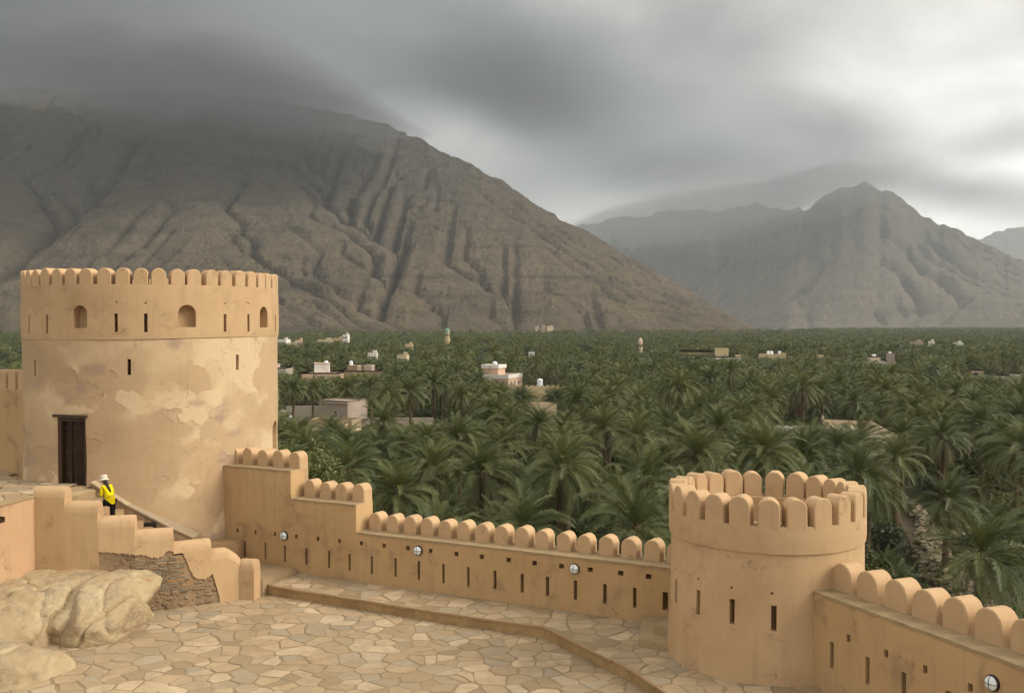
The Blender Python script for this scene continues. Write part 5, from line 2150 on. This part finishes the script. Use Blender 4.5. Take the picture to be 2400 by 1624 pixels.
FR_UP = [frond_mesh('frond', 3.5, .95, .5, 31 + k, M_LEAF, 44, .062, .60, droop=.05) for k in range(3)]
FR_MID = [frond_mesh('frond', 4.1, 1.55, .40, 41 + k, M_LEAF, 52, .062, .64, droop=.12) for k in range(4)]
FR_LOW = [frond_mesh('frond', 4.0, 1.55, .25, 51 + k, M_LEAF, 50, .06, .60, droop=.35) for k in range(3)]
FR_OLD = [frond_mesh('frond', 3.3, 1.1, .12, 61 + k, M_OLD, 38, .055, .5, droop=.5) for k in range(2)]


def frond_list(seed, n=66):
    """(mesh, azimuth, elevation, scale) for a crown"""
    rg_ = random.Random(seed)
    out = []
    droopy = rg_.uniform(-8, 14)
    old_from = rg_.choice((.92, .88, .80, .74))
    for k in range(n):
        f = k / (n - 1)
        az_ = k * 2.39996 + rg_.uniform(-.25, .25)
        el_ = 84 - 118 * f ** .92 + rg_.uniform(-8, 8) - droopy * f
        if f < .30:
            me = rg_.choice(FR_UP)
            sc = rg_.uniform(.80, 1.02)
        elif f < min(.74, old_from):
            me = rg_.choice(FR_MID)
            sc = rg_.uniform(.88, 1.06)
        elif f < old_from:
            me = rg_.choice(FR_LOW)
            sc = rg_.uniform(.85, 1.03)
        else:
            me = rg_.choice(FR_OLD)
            sc = rg_.uniform(.75, 1.0)
            el_ -= 14
        out.append((me, az_, R(max(-78, el_)), sc))
    return out


def frond_matrix(az_, el_, sc, rg_):
    return Matrix.Translation((0, 0, -.10 + .28 * math.sin(max(0, el_)))) @ Matrix.Rotation(az_, 4, 'Z') @ Matrix.Rotation(-el_, 4, 'Y') @ Matrix.Translation((.10, 0, 0)) @ Matrix.Rotation(rg_.uniform(-.5, .5), 4, 'X') @ Matrix.Diagonal((sc, sc, sc, 1))


def heart_bm(seed):
    """boots, young spear leaves and fruit stalks at the centre of a crown"""
    rg_ = random.Random(seed)
    bm = bmesh.new()
    pts = [(0, 0, -.95), (0, 0, -.55), (0, 0, -.15), (0, 0, .25), (0, 0, .5)]
    add_tube(bm, pts, [.24, .38, .42, .26, .06], 9, 0, jit=.12)
    for k in range(34):      # cut leaf bases
        a = k * 2.4
        z = -.9 + .028 * k
        d_ = Vector((math.cos(a), math.sin(a), .9))
        p = Vector((math.cos(a) * .2, math.sin(a) * .2, z))
        s = Vector((-math.sin(a), math.cos(a), 0)) * .07
        q = p + d_ * rg_.uniform(.16, .30)
        v = [bm.verts.new(x) for x in (p - s, p + s, q + s * .5, q - s * .5)]
        bm.faces.new(v)
    for k in range(7):
        a = rg_.uniform(0, 6.28)
        l = rg_.uniform(.5, 1.0)
        pt = [Vector((0, 0, 0)), Vector((math.cos(a) * .35, math.sin(a) * .35, .12)), Vector((math.cos(a) * .6, math.sin(a) * .6, -.2)), Vector((math.cos(a) * .7, math.sin(a) * .7, -.2 - l * .6))]
        add_tube(bm, pt, [.03, .025, .02, .02], 4, 1)
    return bm


def join_parts(name, parts, base_bm, mats):
    """one mesh out of placed copies of meshes; keeps material slots"""
    V, F, MI = [], [], []
    base_bm.verts.ensure_lookup_table()
    base_bm.verts.index_update()
    for v in base_bm.verts:
        V.append(tuple(v.co))
    for f in base_bm.faces:
        F.append([v.index for v in f.verts])
        MI.append(f.material_index)
    base_bm.free()
    V = [np.array(V)]
    off = len(V[0])
    for me, M in parts:
        n = len(me.vertices)
        co = np.empty(n * 3)
        me.vertices.foreach_get('co', co)
        co = co.reshape(-1, 3)
        A = np.array(M)
        V.append(co @ A[:3, :3].T + A[:3, 3])
        li = np.empty(len(me.loops), dtype=np.int32)
        me.loops.foreach_get('vertex_index', li)
        mi = mats.index(me.materials[0])
        F += (li.reshape(-1, 4) + off).tolist()
        MI += [mi] * (len(li) // 4)
        off += n
    me = bpy.data.meshes.new(name)
    me.from_pydata(np.concatenate(V).tolist(), [], F)
    for m_ in mats:
        me.materials.append(m_)
    me.polygons.foreach_set('material_index', MI)
    me.update()
    return me


PALM_MATS = [M_TRUNK, M_OLD, M_LEAF]
CROWNS = []
for k in range(7):
    rg_ = random.Random(300 + k)
    fl_ = frond_list(100 + k, 64 + k % 3 * 5)
    CROWNS.append(join_parts('crown', [(me, frond_matrix(a, e, s, rg_)) for me, a, e, s in fl_], heart_bm(k), PALM_MATS))
HEARTS = []
for k in range(3):
    bm = heart_bm(20 + k)
    me = bpy.data.meshes.new('crown')
    bm.to_mesh(me)
    bm.free()
    for m_ in PALM_MATS:
        me.materials.append(m_)
    HEARTS.append(me)


def trunk_mesh(seed, n=9, rings=26):
    """unit-height trunk (1 m) that is stretched to each palm; ringed with old leaf bases"""
    rg_ = random.Random(seed)
    bm = bmesh.new()
    pts, rad_ = [], []
    lean = rg_.uniform(-.05, .05)
    for k in range(rings * 2 + 1):
        f = k / (rings * 2)
        pts.append((lean * math.sin(f * 2.2), lean * .6 * math.sin(f * 3.0 + seed), f))
        rad_.append((.27 - .07 * f + .10 * max(0, .06 - f) / .06) * (1.0 if k % 2 else 1.12))
    add_tube(bm, pts, rad_, n, 0, jit=.05)
    bmesh.ops.recalc_face_normals(bm, faces=bm.faces)
    me = bpy.data.meshes.new('trunk')
    bm.to_mesh(me)
    bm.free()
    me.materials.append(M_TRUNK)
    return me


TRUNKS = [trunk_mesh(k) for k in range(4)]

HAND = [(-13.9, 89.0, 0), (-12.2, 94.3, 0), (-7.6, 70.8, .1), (-5.3, 104.8, 0), (-2.5, 80.0, .15), (-1.0, 100.3, 0), (-6.7, 84.3, 0), (-39.1, 184.1, 0), (-36.9, 191.5, -.4), (-26.0, 191.5, 0), (-20.6, 172, 0),
        (-17.6, 178.8, 0), (-15.3, 203.8, 0), (-19.9, 219.5, 0), (-6.5, 208.3, 0), (4.4, 83.8, .2), (9.7, 76.3, 0), (7.6, 61.2, -.5), (49.9, 233.9, .6), (47.6, 168.8, .5), (39.7, 159.4, .2), (25.2, 217.8, .5),
        (24.5, 168.8, .4), (26.6, 79.3, 0), (31.6, 75.0, -1.2), (45.9, 92.8, .4), (43.8, 104.4, .2), (53.7, 137.8, .3), (16.4, 91.6, 0), (26.1, 91.6, 0), (25.1, 116.4, 0), (24.5, 97.6, -.6), (27.0, 59.5, -1.7),
        (10.4, 114.0, 0), (3.0, 118.8, 0), (-23.6, 114.0, -.8), (-20.9, 118.8, -.8), (-14.5, 118.8, 0), (17.5, 114.0, 0), (54.1, 118.8, 0), (11.8, 142.6, 0), (33.5, 66.0, -.8), (20.2, 71.5, -.4),
        (34.4, 92.0, -.4), (41.0, 108.5, .0), (-4.3, 62.5, -1.9), (1.0, 67.5, -1.6), (13.6, 66.0, -1.4)]
PATH = [(41.5, 108), (38.6, 97), (36.3, 89), (33.6, 80), (31.6, 73), (30.2, 66), (29.5, 58)]


def near_path(x, y, r_):
    for a, b in zip(PATH, PATH[1:]):
        dx, dy = b[0] - a[0], b[1] - a[1]
        s = min(1, max(0, ((x - a[0]) * dx + (y - a[1]) * dy) / (dx * dx + dy * dy)))
        if math.hypot(x - a[0] - dx * s, y - a[1] - dy * s) < r_:
            return True
    return False


def allowed_height(x, y, ht):
    """palms stand back from, or stay below, the houses that show above them"""
    u = x / y
    for f in FOOT:
        if f[0] < x < f[1] and f[2] < y < f[3]:
            return None
    for u0, u1, Yh, zl in HOUSES:
        du = 3.2 / y
        if u0 - du < u < u1 + du:
            if Yh - 2 < y < Yh + 10 and u0 - 1.5 / y < u < u1 + 1.5 / y:
                return None
            if y < Yh:
                inside = u0 - .6 * du < u < u1 + .6 * du
                zl_here = E + (zl - E) * y / Yh        # line of sight to the lowest part seen
                lim = zl_here - (2.0 if inside else 1.0)
                if ht > lim:
                    if lim < 3.0:
                        return None
                    ht = lim
    return ht


pts = []
gridc = {}


def try_add(x, y, ht, rmin, force=False):
    gk = (int(x // 6), int(y // 6))
    if not force:
        for i in range(gk[0] - 1, gk[0] + 2):
            for j in range(gk[1] - 1, gk[1] + 2):
                for (qx, qy) in gridc.get((i, j), ()):
                    if (qx - x) ** 2 + (qy - y) ** 2 < rmin * rmin:
                        return False
    gridc.setdefault(gk, []).append((x, y))
    pts.append((x, y, ht))
    return True


for (x, y, dz) in HAND:
    try_add(x, y, 7.7 + dz, 0, True)
rgp = random.Random(2024)
for k in range(26000):
    Y = 44 + (430 - 44) * math.sqrt(rgp.random())
    u = rgp.uniform(-.53, .53)
    x = u * Y
    if Y < 60 and x < -14:
        continue
    if (.365 < u < .455 and Y < 110) or near_path(x, Y, 5.5) or (28 < x < 47 and 58 < Y < 82 and rgp.random() < .75):
        continue
    if x < -14 and Y < 112 and u < -.22:
        continue
    if -.478 < u < -.245:
        continue
    # open plots around the houses on the left
    if -48 < x < -26 and 178 < Y < 206:
        continue
    if (x + 47) ** 2 / 22 ** 2 + (Y - 88) ** 2 / 24 ** 2 < 1:
        continue
    ht = rgp.uniform(4.4, 8.4) + (2.0 if rgp.random() < .16 else 0)
    if Y < 75:
        ht -= 1.4
    ht = allowed_height(x, Y, ht)
    if ht is None:
        continue
    try_add(x, Y, ht, 5.7 if Y < 130 else 5.2)
pts.sort(key=lambda p: p[0] ** 2 + p[1] ** 2)
solo, mass = pts[:300], [p for p in pts[300:]]


ORD = ['zeroth', 'first', 'second', 'third', 'fourth', 'fifth', 'sixth', 'seventh', 'eighth', 'ninth', 'tenth', 'eleventh', 'twelfth', 'thirteenth', 'fourteenth', 'fifteenth', 'sixteenth', 'seventeenth',
       'eighteenth', 'nineteenth', 'twentieth']
MARKS = [(-.49, 'the far left wall'), (-.235, 'the right edge of the large tower')]


def mark(M, s, t_, text):
    p = M @ Vector((s, t_, 0))
    MARKS.append((p.x / p.y, text))


for k, s in enumerate((.42, 1.04, 1.67, 2.33)):
    mark(M1, s, .6, 'the %s merlon of the highest wall step' % ORD[k + 1])
for k, s in enumerate((2.92, 3.53, 4.13, 4.78)):
    mark(M1, s, .6, 'the %s merlon of the middle wall step' % ORD[k + 1])
for k, s in enumerate((5.38, 6.02, 6.63, 7.23, 7.84, 8.46, 9.08, 9.7, 10.35, 10.97, 11.62, 12.24, 12.88, 13.53, 14.17)):
    mark(M1, s, .6, 'the %s merlon of the long low wall run' % ORD[k + 1])
for u_, tx in ((.165, "the small tower's left rim"), (.20, "the small tower's left back merlons"), (.235, "the small tower's middle back merlons"), (.27, "the small tower's right back merlons"), (.315, "the small tower's right rim")):
    MARKS.append((u_, tx))
for k, s in enumerate((1.33, 2.13, 2.89, 3.65, 4.41, 5.17)):
    mark(M2, s, .7, 'the %s merlon of the right-hand wall' % ORD[k + 2])
COUNT = {}
NEAR_FRONDS = 24
rgl = random.Random(5)
for i, (x, y, ht) in enumerate(solo):
    dist = math.hypot(x, y)
    mk = min(MARKS, key=lambda m_: abs(m_[0] - x / y))[1]
    COUNT[mk] = COUNT.get(mk, 0) + 1
    gz = float(ground_h(np.array([x]), np.array([y]))[0])
    root = bpy.data.objects.new('date_palm', None)
    root.empty_display_size = .3
    C.objects.link(root)
    root.location = (x, y, gz)
    root.rotation_euler = (rgl.uniform(-.03, .03), rgl.uniform(-.03, .03), rgl.uniform(0, 6.28))
    tag(root, '%s date palm back in line above %s' % (ORD[COUNT[mk]] if COUNT[mk] < 21 else 'far', mk), 'palm tree', 'date palms of the grove')
    hh = ht - gz
    tr = bpy.data.objects.new('trunk', TRUNKS[i % 4])
    C.objects.link(tr)
    tr.parent = root
    tr.scale = (1.0, 1.0, hh - .5)
    sc = rgl.uniform(.86, 1.08)
    if hh < 4.5:
        sc *= .85
    if i < NEAR_FRONDS:
        cr = bpy.data.objects.new('crown', HEARTS[i % 3])
        C.objects.link(cr)
        cr.parent = root
        cr.location = (0, 0, hh)
        cr.scale = (sc, sc, sc)
        rg_ = random.Random(900 + i)
        for me, a, e, s in frond_list(500 + i, 64):
            fo = bpy.data.objects.new('frond', me)
            C.objects.link(fo)
            fo.parent = cr
            fo.matrix_basis = frond_matrix(a, e, s, rg_)
    else:
        cr = bpy.data.objects.new('crown', CROWNS[i % 7])
        C.objects.link(cr)
        cr.parent = root
        cr.location = (0, 0, hh)
        cr.rotation_euler = (rgl.uniform(-.1, .1), rgl.uniform(-.1, .1), 0)
        cr.scale = (sc, sc, sc * rgl.uniform(.9, 1.08))

# ------------------------------------------------------------------ the far grove: one mass that nobody could count
far = list(mass)
for k in range(3600):           # suckers and shrubs under the tall palms
    Y = 46 + 400 * rgp.random() ** .75
    x = rgp.uniform(-.54, .54) * Y
    if near_path(x, Y, 3.4) or (Y < 112 and x / Y < -.2 and x < -14) or (28 < x < 47 and 56 < Y < 84):
        continue
    if allowed_height(x, Y, 3.2) is None or (-46 < x < -27 and 180 < Y < 206):
        continue
    far.append((x, Y, rgp.uniform(.6, 2.2)))
for k in range(9000):
    Y = 430 + (1000 - 430) * rgp.random() ** .8
    x = rgp.uniform(-.56, .56) * Y
    ht = allowed_height(x, Y, rgp.uniform(5.6, 8.6) + (1.2 if rgp.random() < .08 else 0))
    if ht is None:
        continue
    far.append((x, Y, ht))
for k in range(9000):
    Y = 1000 + 2300 * rgp.random() ** .9
    u = rgp.uniform(-.56, .56)
    lim = np.interp(u, [b_(-900), b_(0), b_(600), b_(1200), b_(1800), b_(2300)], [1230, 1290, 1350, 1500, 1830, 3300])
    if Y > lim:
        continue
    ht = allowed_height(u * Y, Y, rgp.uniform(6.0, 9.5))
    if ht is None:
        continue
    far.append((u * Y, Y, ht))
far = np.array(far)

LOD = []
for k in range(5):
    rg_ = random.Random(700 + k)
    fl_ = frond_list(200 + k, 44)
    bm = heart_bm(40 + k)
    add_tube(bm, [(0, 0, -6.5), (0, 0, -3), (0, 0, -.6)], [.26, .2, .18], 6, 0, cap=False)
    me = join_parts('grove_palm', [(m_, frond_matrix(a, e, s, rg_)) for m_, a, e, s in fl_], bm, PALM_MATS)
    LOD.append(me)


def leaf_ball(seed, rads, n, size, mat, trunk=True, name='crown'):
    """broad-leaved crown: leaf-sized faces scattered through several lobes"""
    rg_ = np.random.default_rng(seed)
    lobes = [(np.array([0, 0, 0.0]), 1.0)]
    for k in range(9):
        a = rg_.uniform(0, 6.28)
        r_ = rg_.uniform(.35, .75)
        lobes.append((np.array([math.cos(a) * r_, math.sin(a) * r_, rg_.uniform(-.45, .5)]), rg_.uniform(.35, .6)))
    V, F = [], []
    per = n // len(lobes)
    for c_, s in lobes:
        d_ = rg_.normal(size=(per, 3))
        d_ /= np.linalg.norm(d_, axis=1)[:, None]
        rr = (rg_.random(per) ** .33 * .35 + .68) * s
        P = c_ + d_ * rr[:, None]
        P *= np.array(rads)
        A = rg_.normal(size=(per, 3))
        A /= np.linalg.norm(A, axis=1)[:, None]
        B = np.cross(A, d_ + .3 * rg_.normal(size=(per, 3)))
        B /= np.linalg.norm(B, axis=1)[:, None] + 1e-6
        sz = size * rg_.uniform(.6, 1.3, per)[:, None]
        b0 = len(V) * 1
        base = sum(len(v) for v in V)
        quad = np.stack([P - A * sz, P + B * sz * .55, P + A * sz, P - B * sz * .55], 1).reshape(-1, 3)
        V.append(quad)
        F += (np.arange(per)[:, None] * 4 + np.arange(4) + base).tolist()
    me = bpy.data.meshes.new(name)
    me.from_pydata(np.concatenate(V).tolist(), [], F)
    me.materials.append(mat)
    return me


for k in range(3):
    me = leaf_ball(60 + k, (2.8, 2.8, 2.0), 700, .30, M_TREE if k == 0 else (M_TREE_DK if k == 1 else M_LEAF), name='grove_tree')
    LOD.append(me)

me = bpy.data.meshes.new('palm_grove')
co = np.zeros((len(far), 3))
co[:, 0], co[:, 1] = far[:, 0], far[:, 1]
co[:, 2] = far[:, 2]
me.vertices.add(len(far))
me.vertices.foreach_set('co', co.ravel().astype(np.float32))
at_i = me.attributes.new('kind_index', 'INT', 'POINT')
ki = rng.integers(0, 5, len(far))
ki = np.where(rng.random(len(far)) < np.where(far[:, 2] < 2.5, .5, np.where(far[:, 1] > 260, .38, .12)), rng.integers(5, 8, len(far)), ki)
at_i.data.foreach_set('value', ki.astype(np.int32))
at_r = me.attributes.new('turn', 'FLOAT_VECTOR', 'POINT')
rot = np.zeros((len(far), 3))
rot[:, 2] = rng.uniform(0, 6.28, len(far))
rot[:, 0] = rng.uniform(-.1, .1, len(far))
at_r.data.foreach_set('vector', rot.ravel().astype(np.float32))
at_s = me.attributes.new('size', 'FLOAT', 'POINT')
sc = rng.uniform(.85, 1.12, len(far)) * np.where(far[:, 1] > 430, 1.08, 1.0) * np.where(far[:, 1] > 1000, 1.5, 1.0) * np.where(far[:, 2] < 2.5, .62, 1.0)
sc = sc * np.where((ki >= 5) & (far[:, 1] > 260), rng.uniform(.9, 1.7, len(far)), 1.0)
co[:, 2] -= np.where((ki >= 5) & (far[:, 1] > 260), np.maximum(0, sc - .8) * 1.9, 0)
me.vertices.foreach_set('co', co.ravel().astype(np.float32))
at_s.data.foreach_set('value', sc.astype(np.float32))
grove = bpy.data.objects.new('palm_grove', me)
C.objects.link(grove)
tag(grove, 'far mass of date palms filling the valley to the mountain foot', 'palm grove', kind='stuff')
ng = bpy.data.node_groups.new('grove_scatter', 'GeometryNodeTree')
ng.interface.new_socket('Geometry', in_out='INPUT', socket_type='NodeSocketGeometry')
ng.interface.new_socket('Geometry', in_out='OUTPUT', socket_type='NodeSocketGeometry')
gn = ng.nodes
gi = gn.new('NodeGroupInput')
go = gn.new('NodeGroupOutput')
m2p = gn.new('GeometryNodeMeshToPoints')
iop = gn.new('GeometryNodeInstanceOnPoints')
jn = gn.new('GeometryNodeJoinGeometry')
for me_ in reversed(LOD):
    ob = bpy.data.objects.new(me_.name, me_)
    oi = gn.new('GeometryNodeObjectInfo')
    oi.inputs['Object'].default_value = ob
    oi.inputs['As Instance'].default_value = True
    ng.links.new(oi.outputs['Geometry'], jn.inputs[0])


def named(nm, typ):
    n_ = gn.new('GeometryNodeInputNamedAttribute')
    n_.data_type = typ
    n_.inputs[0].default_value = nm
    return n_.outputs[0]


ng.links.new(gi.outputs[0], m2p.inputs[0])
ng.links.new(m2p.outputs[0], iop.inputs['Points'])
ng.links.new(jn.outputs[0], iop.inputs['Instance'])
iop.inputs['Pick Instance'].default_value = True
ng.links.new(named('kind_index', 'INT'), iop.inputs['Instance Index'])
e2r = gn.new('FunctionNodeEulerToRotation')
ng.links.new(named('turn', 'FLOAT_VECTOR'), e2r.inputs[0])
ng.links.new(e2r.outputs[0], iop.inputs['Rotation'])
ng.links.new(named('size', 'FLOAT'), iop.inputs['Scale'])
ng.links.new(iop.outputs[0], go.inputs[0])
md = grove.modifiers.new('scatter', 'NODES')
md.node_group = ng

# ------------------------------------------------------------------ broad-leaved trees
TREES = [(-13.9, 66, 9.6, (3.0, 3.0, 2.7), M_TREE, 'yellow-green bushy tree right behind the highest step of the long wall'),
         (-19.0, 74, 9.2, (2.8, 2.8, 2.4), M_TREE, 'yellow-green bushy tree beside the right flank of the large tower'),
         (-9.2, 60, 6.3, (2.3, 2.3, 1.9), M_TREE, 'low olive-green bush behind the second step of the long wall'),
         (-62, 330, 8.5, (5.5, 5.5, 3.0), M_TREE_DK, 'dark round tree behind the pale peach house'),
         (-55, 332, 8.3, (5.0, 5.0, 2.8), M_TREE, 'olive round tree behind the white stair turret'),
         (-29, 590, 10.2, (6.0, 6.0, 3.6), M_TREE, 'olive rounded tree right of the green-domed minaret'),
         (-13, 560, 11.0, (6.5, 6.5, 4.0), M_TREE, 'tall olive tree between the two minarets'),
         (5, 570, 10.2, (5.5, 5.5, 3.4), M_TREE, 'lower olive tree right of the tall olive tree'),
         (262, 520, 9.6, (6.5, 6.5, 4.4), M_TREE_DK, 'large dark green tree among the far palms near the right edge'),
         (232, 500, 8.6, (7.5, 6.5, 2.8), M_TREE, 'wide brownish tree left of the large dark tree on the right'),
         (112, 610, 9.6, (9.0, 6.0, 2.4), M_TREE, 'broad yellowish tree beyond the ochre block house')]
for (x, y, zc, rd, mt, lb) in TREES:
    root = empty('broadleaf_tree', (x, y, 0), lb, 'tree', 'broad-leaved trees among the palms')
    gz = float(ground_h(np.array([x]), np.array([y]))[0])
    me = leaf_ball(int(abs(x * 7 + y)), rd, 5200 if y < 100 else 2200, .13 if y < 100 else .30, mt)
    cr = obj('crown', me, mt)
    cr.matrix_basis = Matrix.Translation((x, y, zc))
    adopt(cr, root)
    bm = bmesh.new()
    add_tube(bm, [(x, y, gz - .3), (x + .15, y, zc * .4), (x - .1, y, zc - .4)], [.3, .22, .12], 8, jit=.1)
    for k in range(6):
        a = k * 1.05
        add_tube(bm, [(x, y, zc * .45 + k * .2), (x + math.cos(a) * rd[0] * .45, y + math.sin(a) * rd[1] * .45, zc - .1), (x + math.cos(a) * rd[0] * .7, y + math.sin(a) * rd[1] * .7, zc + rd[2] * .4)], [.12, .07, .02], 6)
    obj('trunk', bm, M_BARK, root, smooth=60)

# ------------------------------------------------------------------ dry-stone banks and path at the lower right
bm = bmesh.new()
rows = []
for i, p in enumerate(PATH):
    a, b = PATH[max(0, i - 1)], PATH[min(len(PATH) - 1, i + 1)]
    d_, n_ = nrm2(a, b)
    rows.append([bm.verts.new((p[0] + n_.x * k, p[1] + n_.y * k, float(ground_h(np.array([p[0]]), np.array([p[1]]))[0]) + .06)) for k in (-1.5, 1.5)])
for u, v in zip(rows, rows[1:]):
    bm.faces.new((u[0], u[1], v[1], v[0]))
o = obj('path', bm, M_PATH)
tag(o, kind='structure')


def stone_bank(label, pts_, width, height, seed, n):
    rg_ = random.Random(seed)
    bm = bmesh.new()
    for k in range(n):
        t_ = rg_.random()
        x, y = lerp_line(pts_, t_)
        hz = rg_.random()
        ww = width * (1 - .55 * hz)
        x += rg_.uniform(-ww, ww)
        y += rg_.uniform(-ww, ww)
        r_ = rg_.uniform(.14, .36)
        gz = float(ground_h(np.array([x]), np.array([y]))[0])
        M = Matrix.Translation((x, y, gz + hz * height)) @ Matrix.Rotation(rg_.uniform(0, 3), 4, 'Z') @ Matrix.Rotation(rg_.uniform(-.4, .4), 4, 'X') @ Matrix.Diagonal((r_ * 1.3, r_, r_ * .7, 1))
        r = bmesh.ops.create_icosphere(bm, subdivisions=1, radius=1.0, matrix=M)
        for v in r['verts']:
            v.co += Vector((rg_.uniform(-.04, .04), rg_.uniform(-.04, .04), rg_.uniform(-.03, .03)))
    o = obj('stone_bank', bm, M_DRY)
    return tag(o, label, 'stone bank', 'loose stone banks along the path')


stone_bank('long grey bank of loose stones beside the path below the right-hand wall', [(36.2, 90), (33.4, 80), (31.6, 73), (30.0, 65), (29.2, 59)], 1.5, 1.7, 1, 1300)
stone_bank('short row of loose stones along the upper end of the path', [(42.0, 108), (39.4, 98), (37.6, 92)], .9, 1.0, 2, 480)
stone_bank('low stone bank under the palm right of the path', [(39.8, 92), (38.2, 85.5), (36.4, 81)], 1.0, 1.1, 3, 420)
# rough grass on the open plots
bm = bmesh.new()
rgg = random.Random(8)
for k in range(9000):
    if k % 3:
        x, y = rgg.uniform(27, 52), rgg.uniform(56, 86)
    else:
        x, y = rgg.uniform(30, 60), rgg.uniform(56, 110)
    if near_path(x, y, 1.6):
        continue
    gz = float(0.1)
    h_ = rgg.uniform(.12, .38)
    a = rgg.uniform(0, 6.28)
    dx, dy = math.cos(a) * .10, math.sin(a) * .10
    z0 = float(ground_h(np.array([x]), np.array([y]))[0]) if False else None
    bm.faces.new([bm.verts.new(v) for v in ((x - dx, y - dy, -.3), (x + dx, y + dy, -.3), (x + dy * .5 + rgg.uniform(-.1, .1), y + rgg.uniform(-.1, .1), h_))])
o = obj('grass', bm, M_GRASS)
bmv = np.empty(len(o.data.vertices) * 3)
o.data.vertices.foreach_get('co', bmv)
bmv = bmv.reshape(-1, 3)
bmv[:, 2] += ground_h(bmv[:, 0], bmv[:, 1])
o.data.vertices.foreach_set('co', bmv.ravel())
o.data.update()
tag(o, 'rough green grass on the open plots below the right-hand wall', 'grass', kind='stuff')

# ------------------------------------------------------------------ cap clouds on the summits, built as volumes inside the haze


def summit_cloud_bank(pts_, seed, density, col):
    """one closed, lumpy roll of cloud along a crest; pts: (x, y, z, half width, half height)"""
    V, F = [], []
    n, L = 36, len(pts_) * 12
    P = np.array(pts_)
    tt = np.linspace(0, len(pts_) - 1, L)
    Q = np.stack([np.interp(tt, np.arange(len(pts_)), P[:, k]) for k in range(5)], 1)
    for i in range(L):
        x, y, z, a, b = Q[i]
        e = max(0.0, math.sin(math.pi * i / (L - 1))) ** .5 if 0 < i < L - 1 else 0.0
        for k in range(n):
            q = 2 * math.pi * k / n
            s_ = 1 + .50 * noise.fractal(Vector((x / (a * .75) + seed * 2.3, math.cos(q) * 1.1, math.sin(q) * 1.1 + seed)), .9, 2.0, 5)
            V.append((x, y + a * e * s_ * math.cos(q), z + b * e * s_ * math.sin(q)))
    for i in range(L - 1):
        for k in range(n):
            F.append((i * n + k, i * n + (k + 1) % n, (i + 1) * n + (k + 1) % n, (i + 1) * n + k))
    m_ = bpy.data.materials.new('summit_cloud_air')
    m_.use_nodes = True
    t_ = NT(m_.node_tree)
    t_.n.clear()
    pv_ = t_.node('ShaderNodeVolumePrincipled')
    pv_.inputs['Color'].default_value = (*col, 1)  # grey put into the colour for the shade of the cloud deck above
    pv_.inputs['Density'].default_value = density
    out_ = t_.node('ShaderNodeOutputMaterial')
    t_.l.new(pv_.outputs[0], out_.inputs['Volume'])
    me_ = bpy.data.meshes.new('summit_cloud')
    me_.from_pydata(V, [], F)
    bm_ = bmesh.new()
    bm_.from_mesh(me_)
    bmesh.ops.remove_doubles(bm_, verts=bm_.verts, dist=.01)
    bpy.data.meshes.remove(me_)
    o_ = obj('summit_cloud', bm_, m_, smooth=180)
    return tag(o_, kind='stuff')


def crest_pt(px_, py_, Y, a, b, dz=0):
    return (b_(px_) * Y, Y, E + s_(py_) * Y + dz, a, b)


NEAR_CAP = [crest_pt(-700, 190, 2150, 160, 30), crest_pt(-300, 160, 2150, 420, 40), crest_pt(20, 160, 2140, 420, 26), crest_pt(180, 182, 2130, 420, 38), crest_pt(380, 202, 2100, 480, 70), crest_pt(560, 214, 2080, 500, 76), crest_pt(740, 246, 2040, 460, 58), crest_pt(880, 280, 2000, 380, 36), crest_pt(1020, 322, 1960, 160, 16)]
FAR_CAP = [crest_pt(1250, 560, 4800, 300, 40), crest_pt(1430, 520, 4700, 700, 100), crest_pt(1620, 500, 4500, 760, 105), crest_pt(1780, 478, 4250, 760, 105), crest_pt(1920, 438, 3950, 700, 100), crest_pt(2030, 424, 3800, 560, 72), crest_pt(2130, 500, 3700, 300, 30)]
for k, (gw, gh, dn) in enumerate(((.70, .62, .0010), (.85, .85, .0008), (1.0, 1.15, .0006), (1.15, 1.5, .0004), (1.3, 1.9, .0003))):
    summit_cloud_bank([(x, y, z, a * gw, b * gh) for x, y, z, a, b in NEAR_CAP], 3.0 + k * .37, dn * 1.25, (0.265, 0.275, 0.285))
    summit_cloud_bank([(x, y, z, a * gw, b * gh) for x, y, z, a, b in FAR_CAP], 8.0 + k * .37, dn * .62, (0.42, 0.435, 0.445))

# ------------------------------------------------------------------ haze
bm = bmesh.new()
add_box(bm, -7500, 9000, -1500, 9600, -4, 980)
m = bpy.data.materials.new('haze_air')
m.use_nodes = True
t = NT(m.node_tree)
t.n.clear()
pv = t.node('ShaderNodeVolumePrincipled')
pv.inputs['Color'].default_value = (0.90, 0.96, 1.0, 1)
pv.inputs['Density'].default_value = 6.0e-5
pv.inputs['Anisotropy'].default_value = 0.2
mo = t.node('ShaderNodeOutputMaterial')
t.l.new(pv.outputs[0], mo.inputs['Volume'])
o = obj('haze', bm, m)
tag(o, kind='stuff')
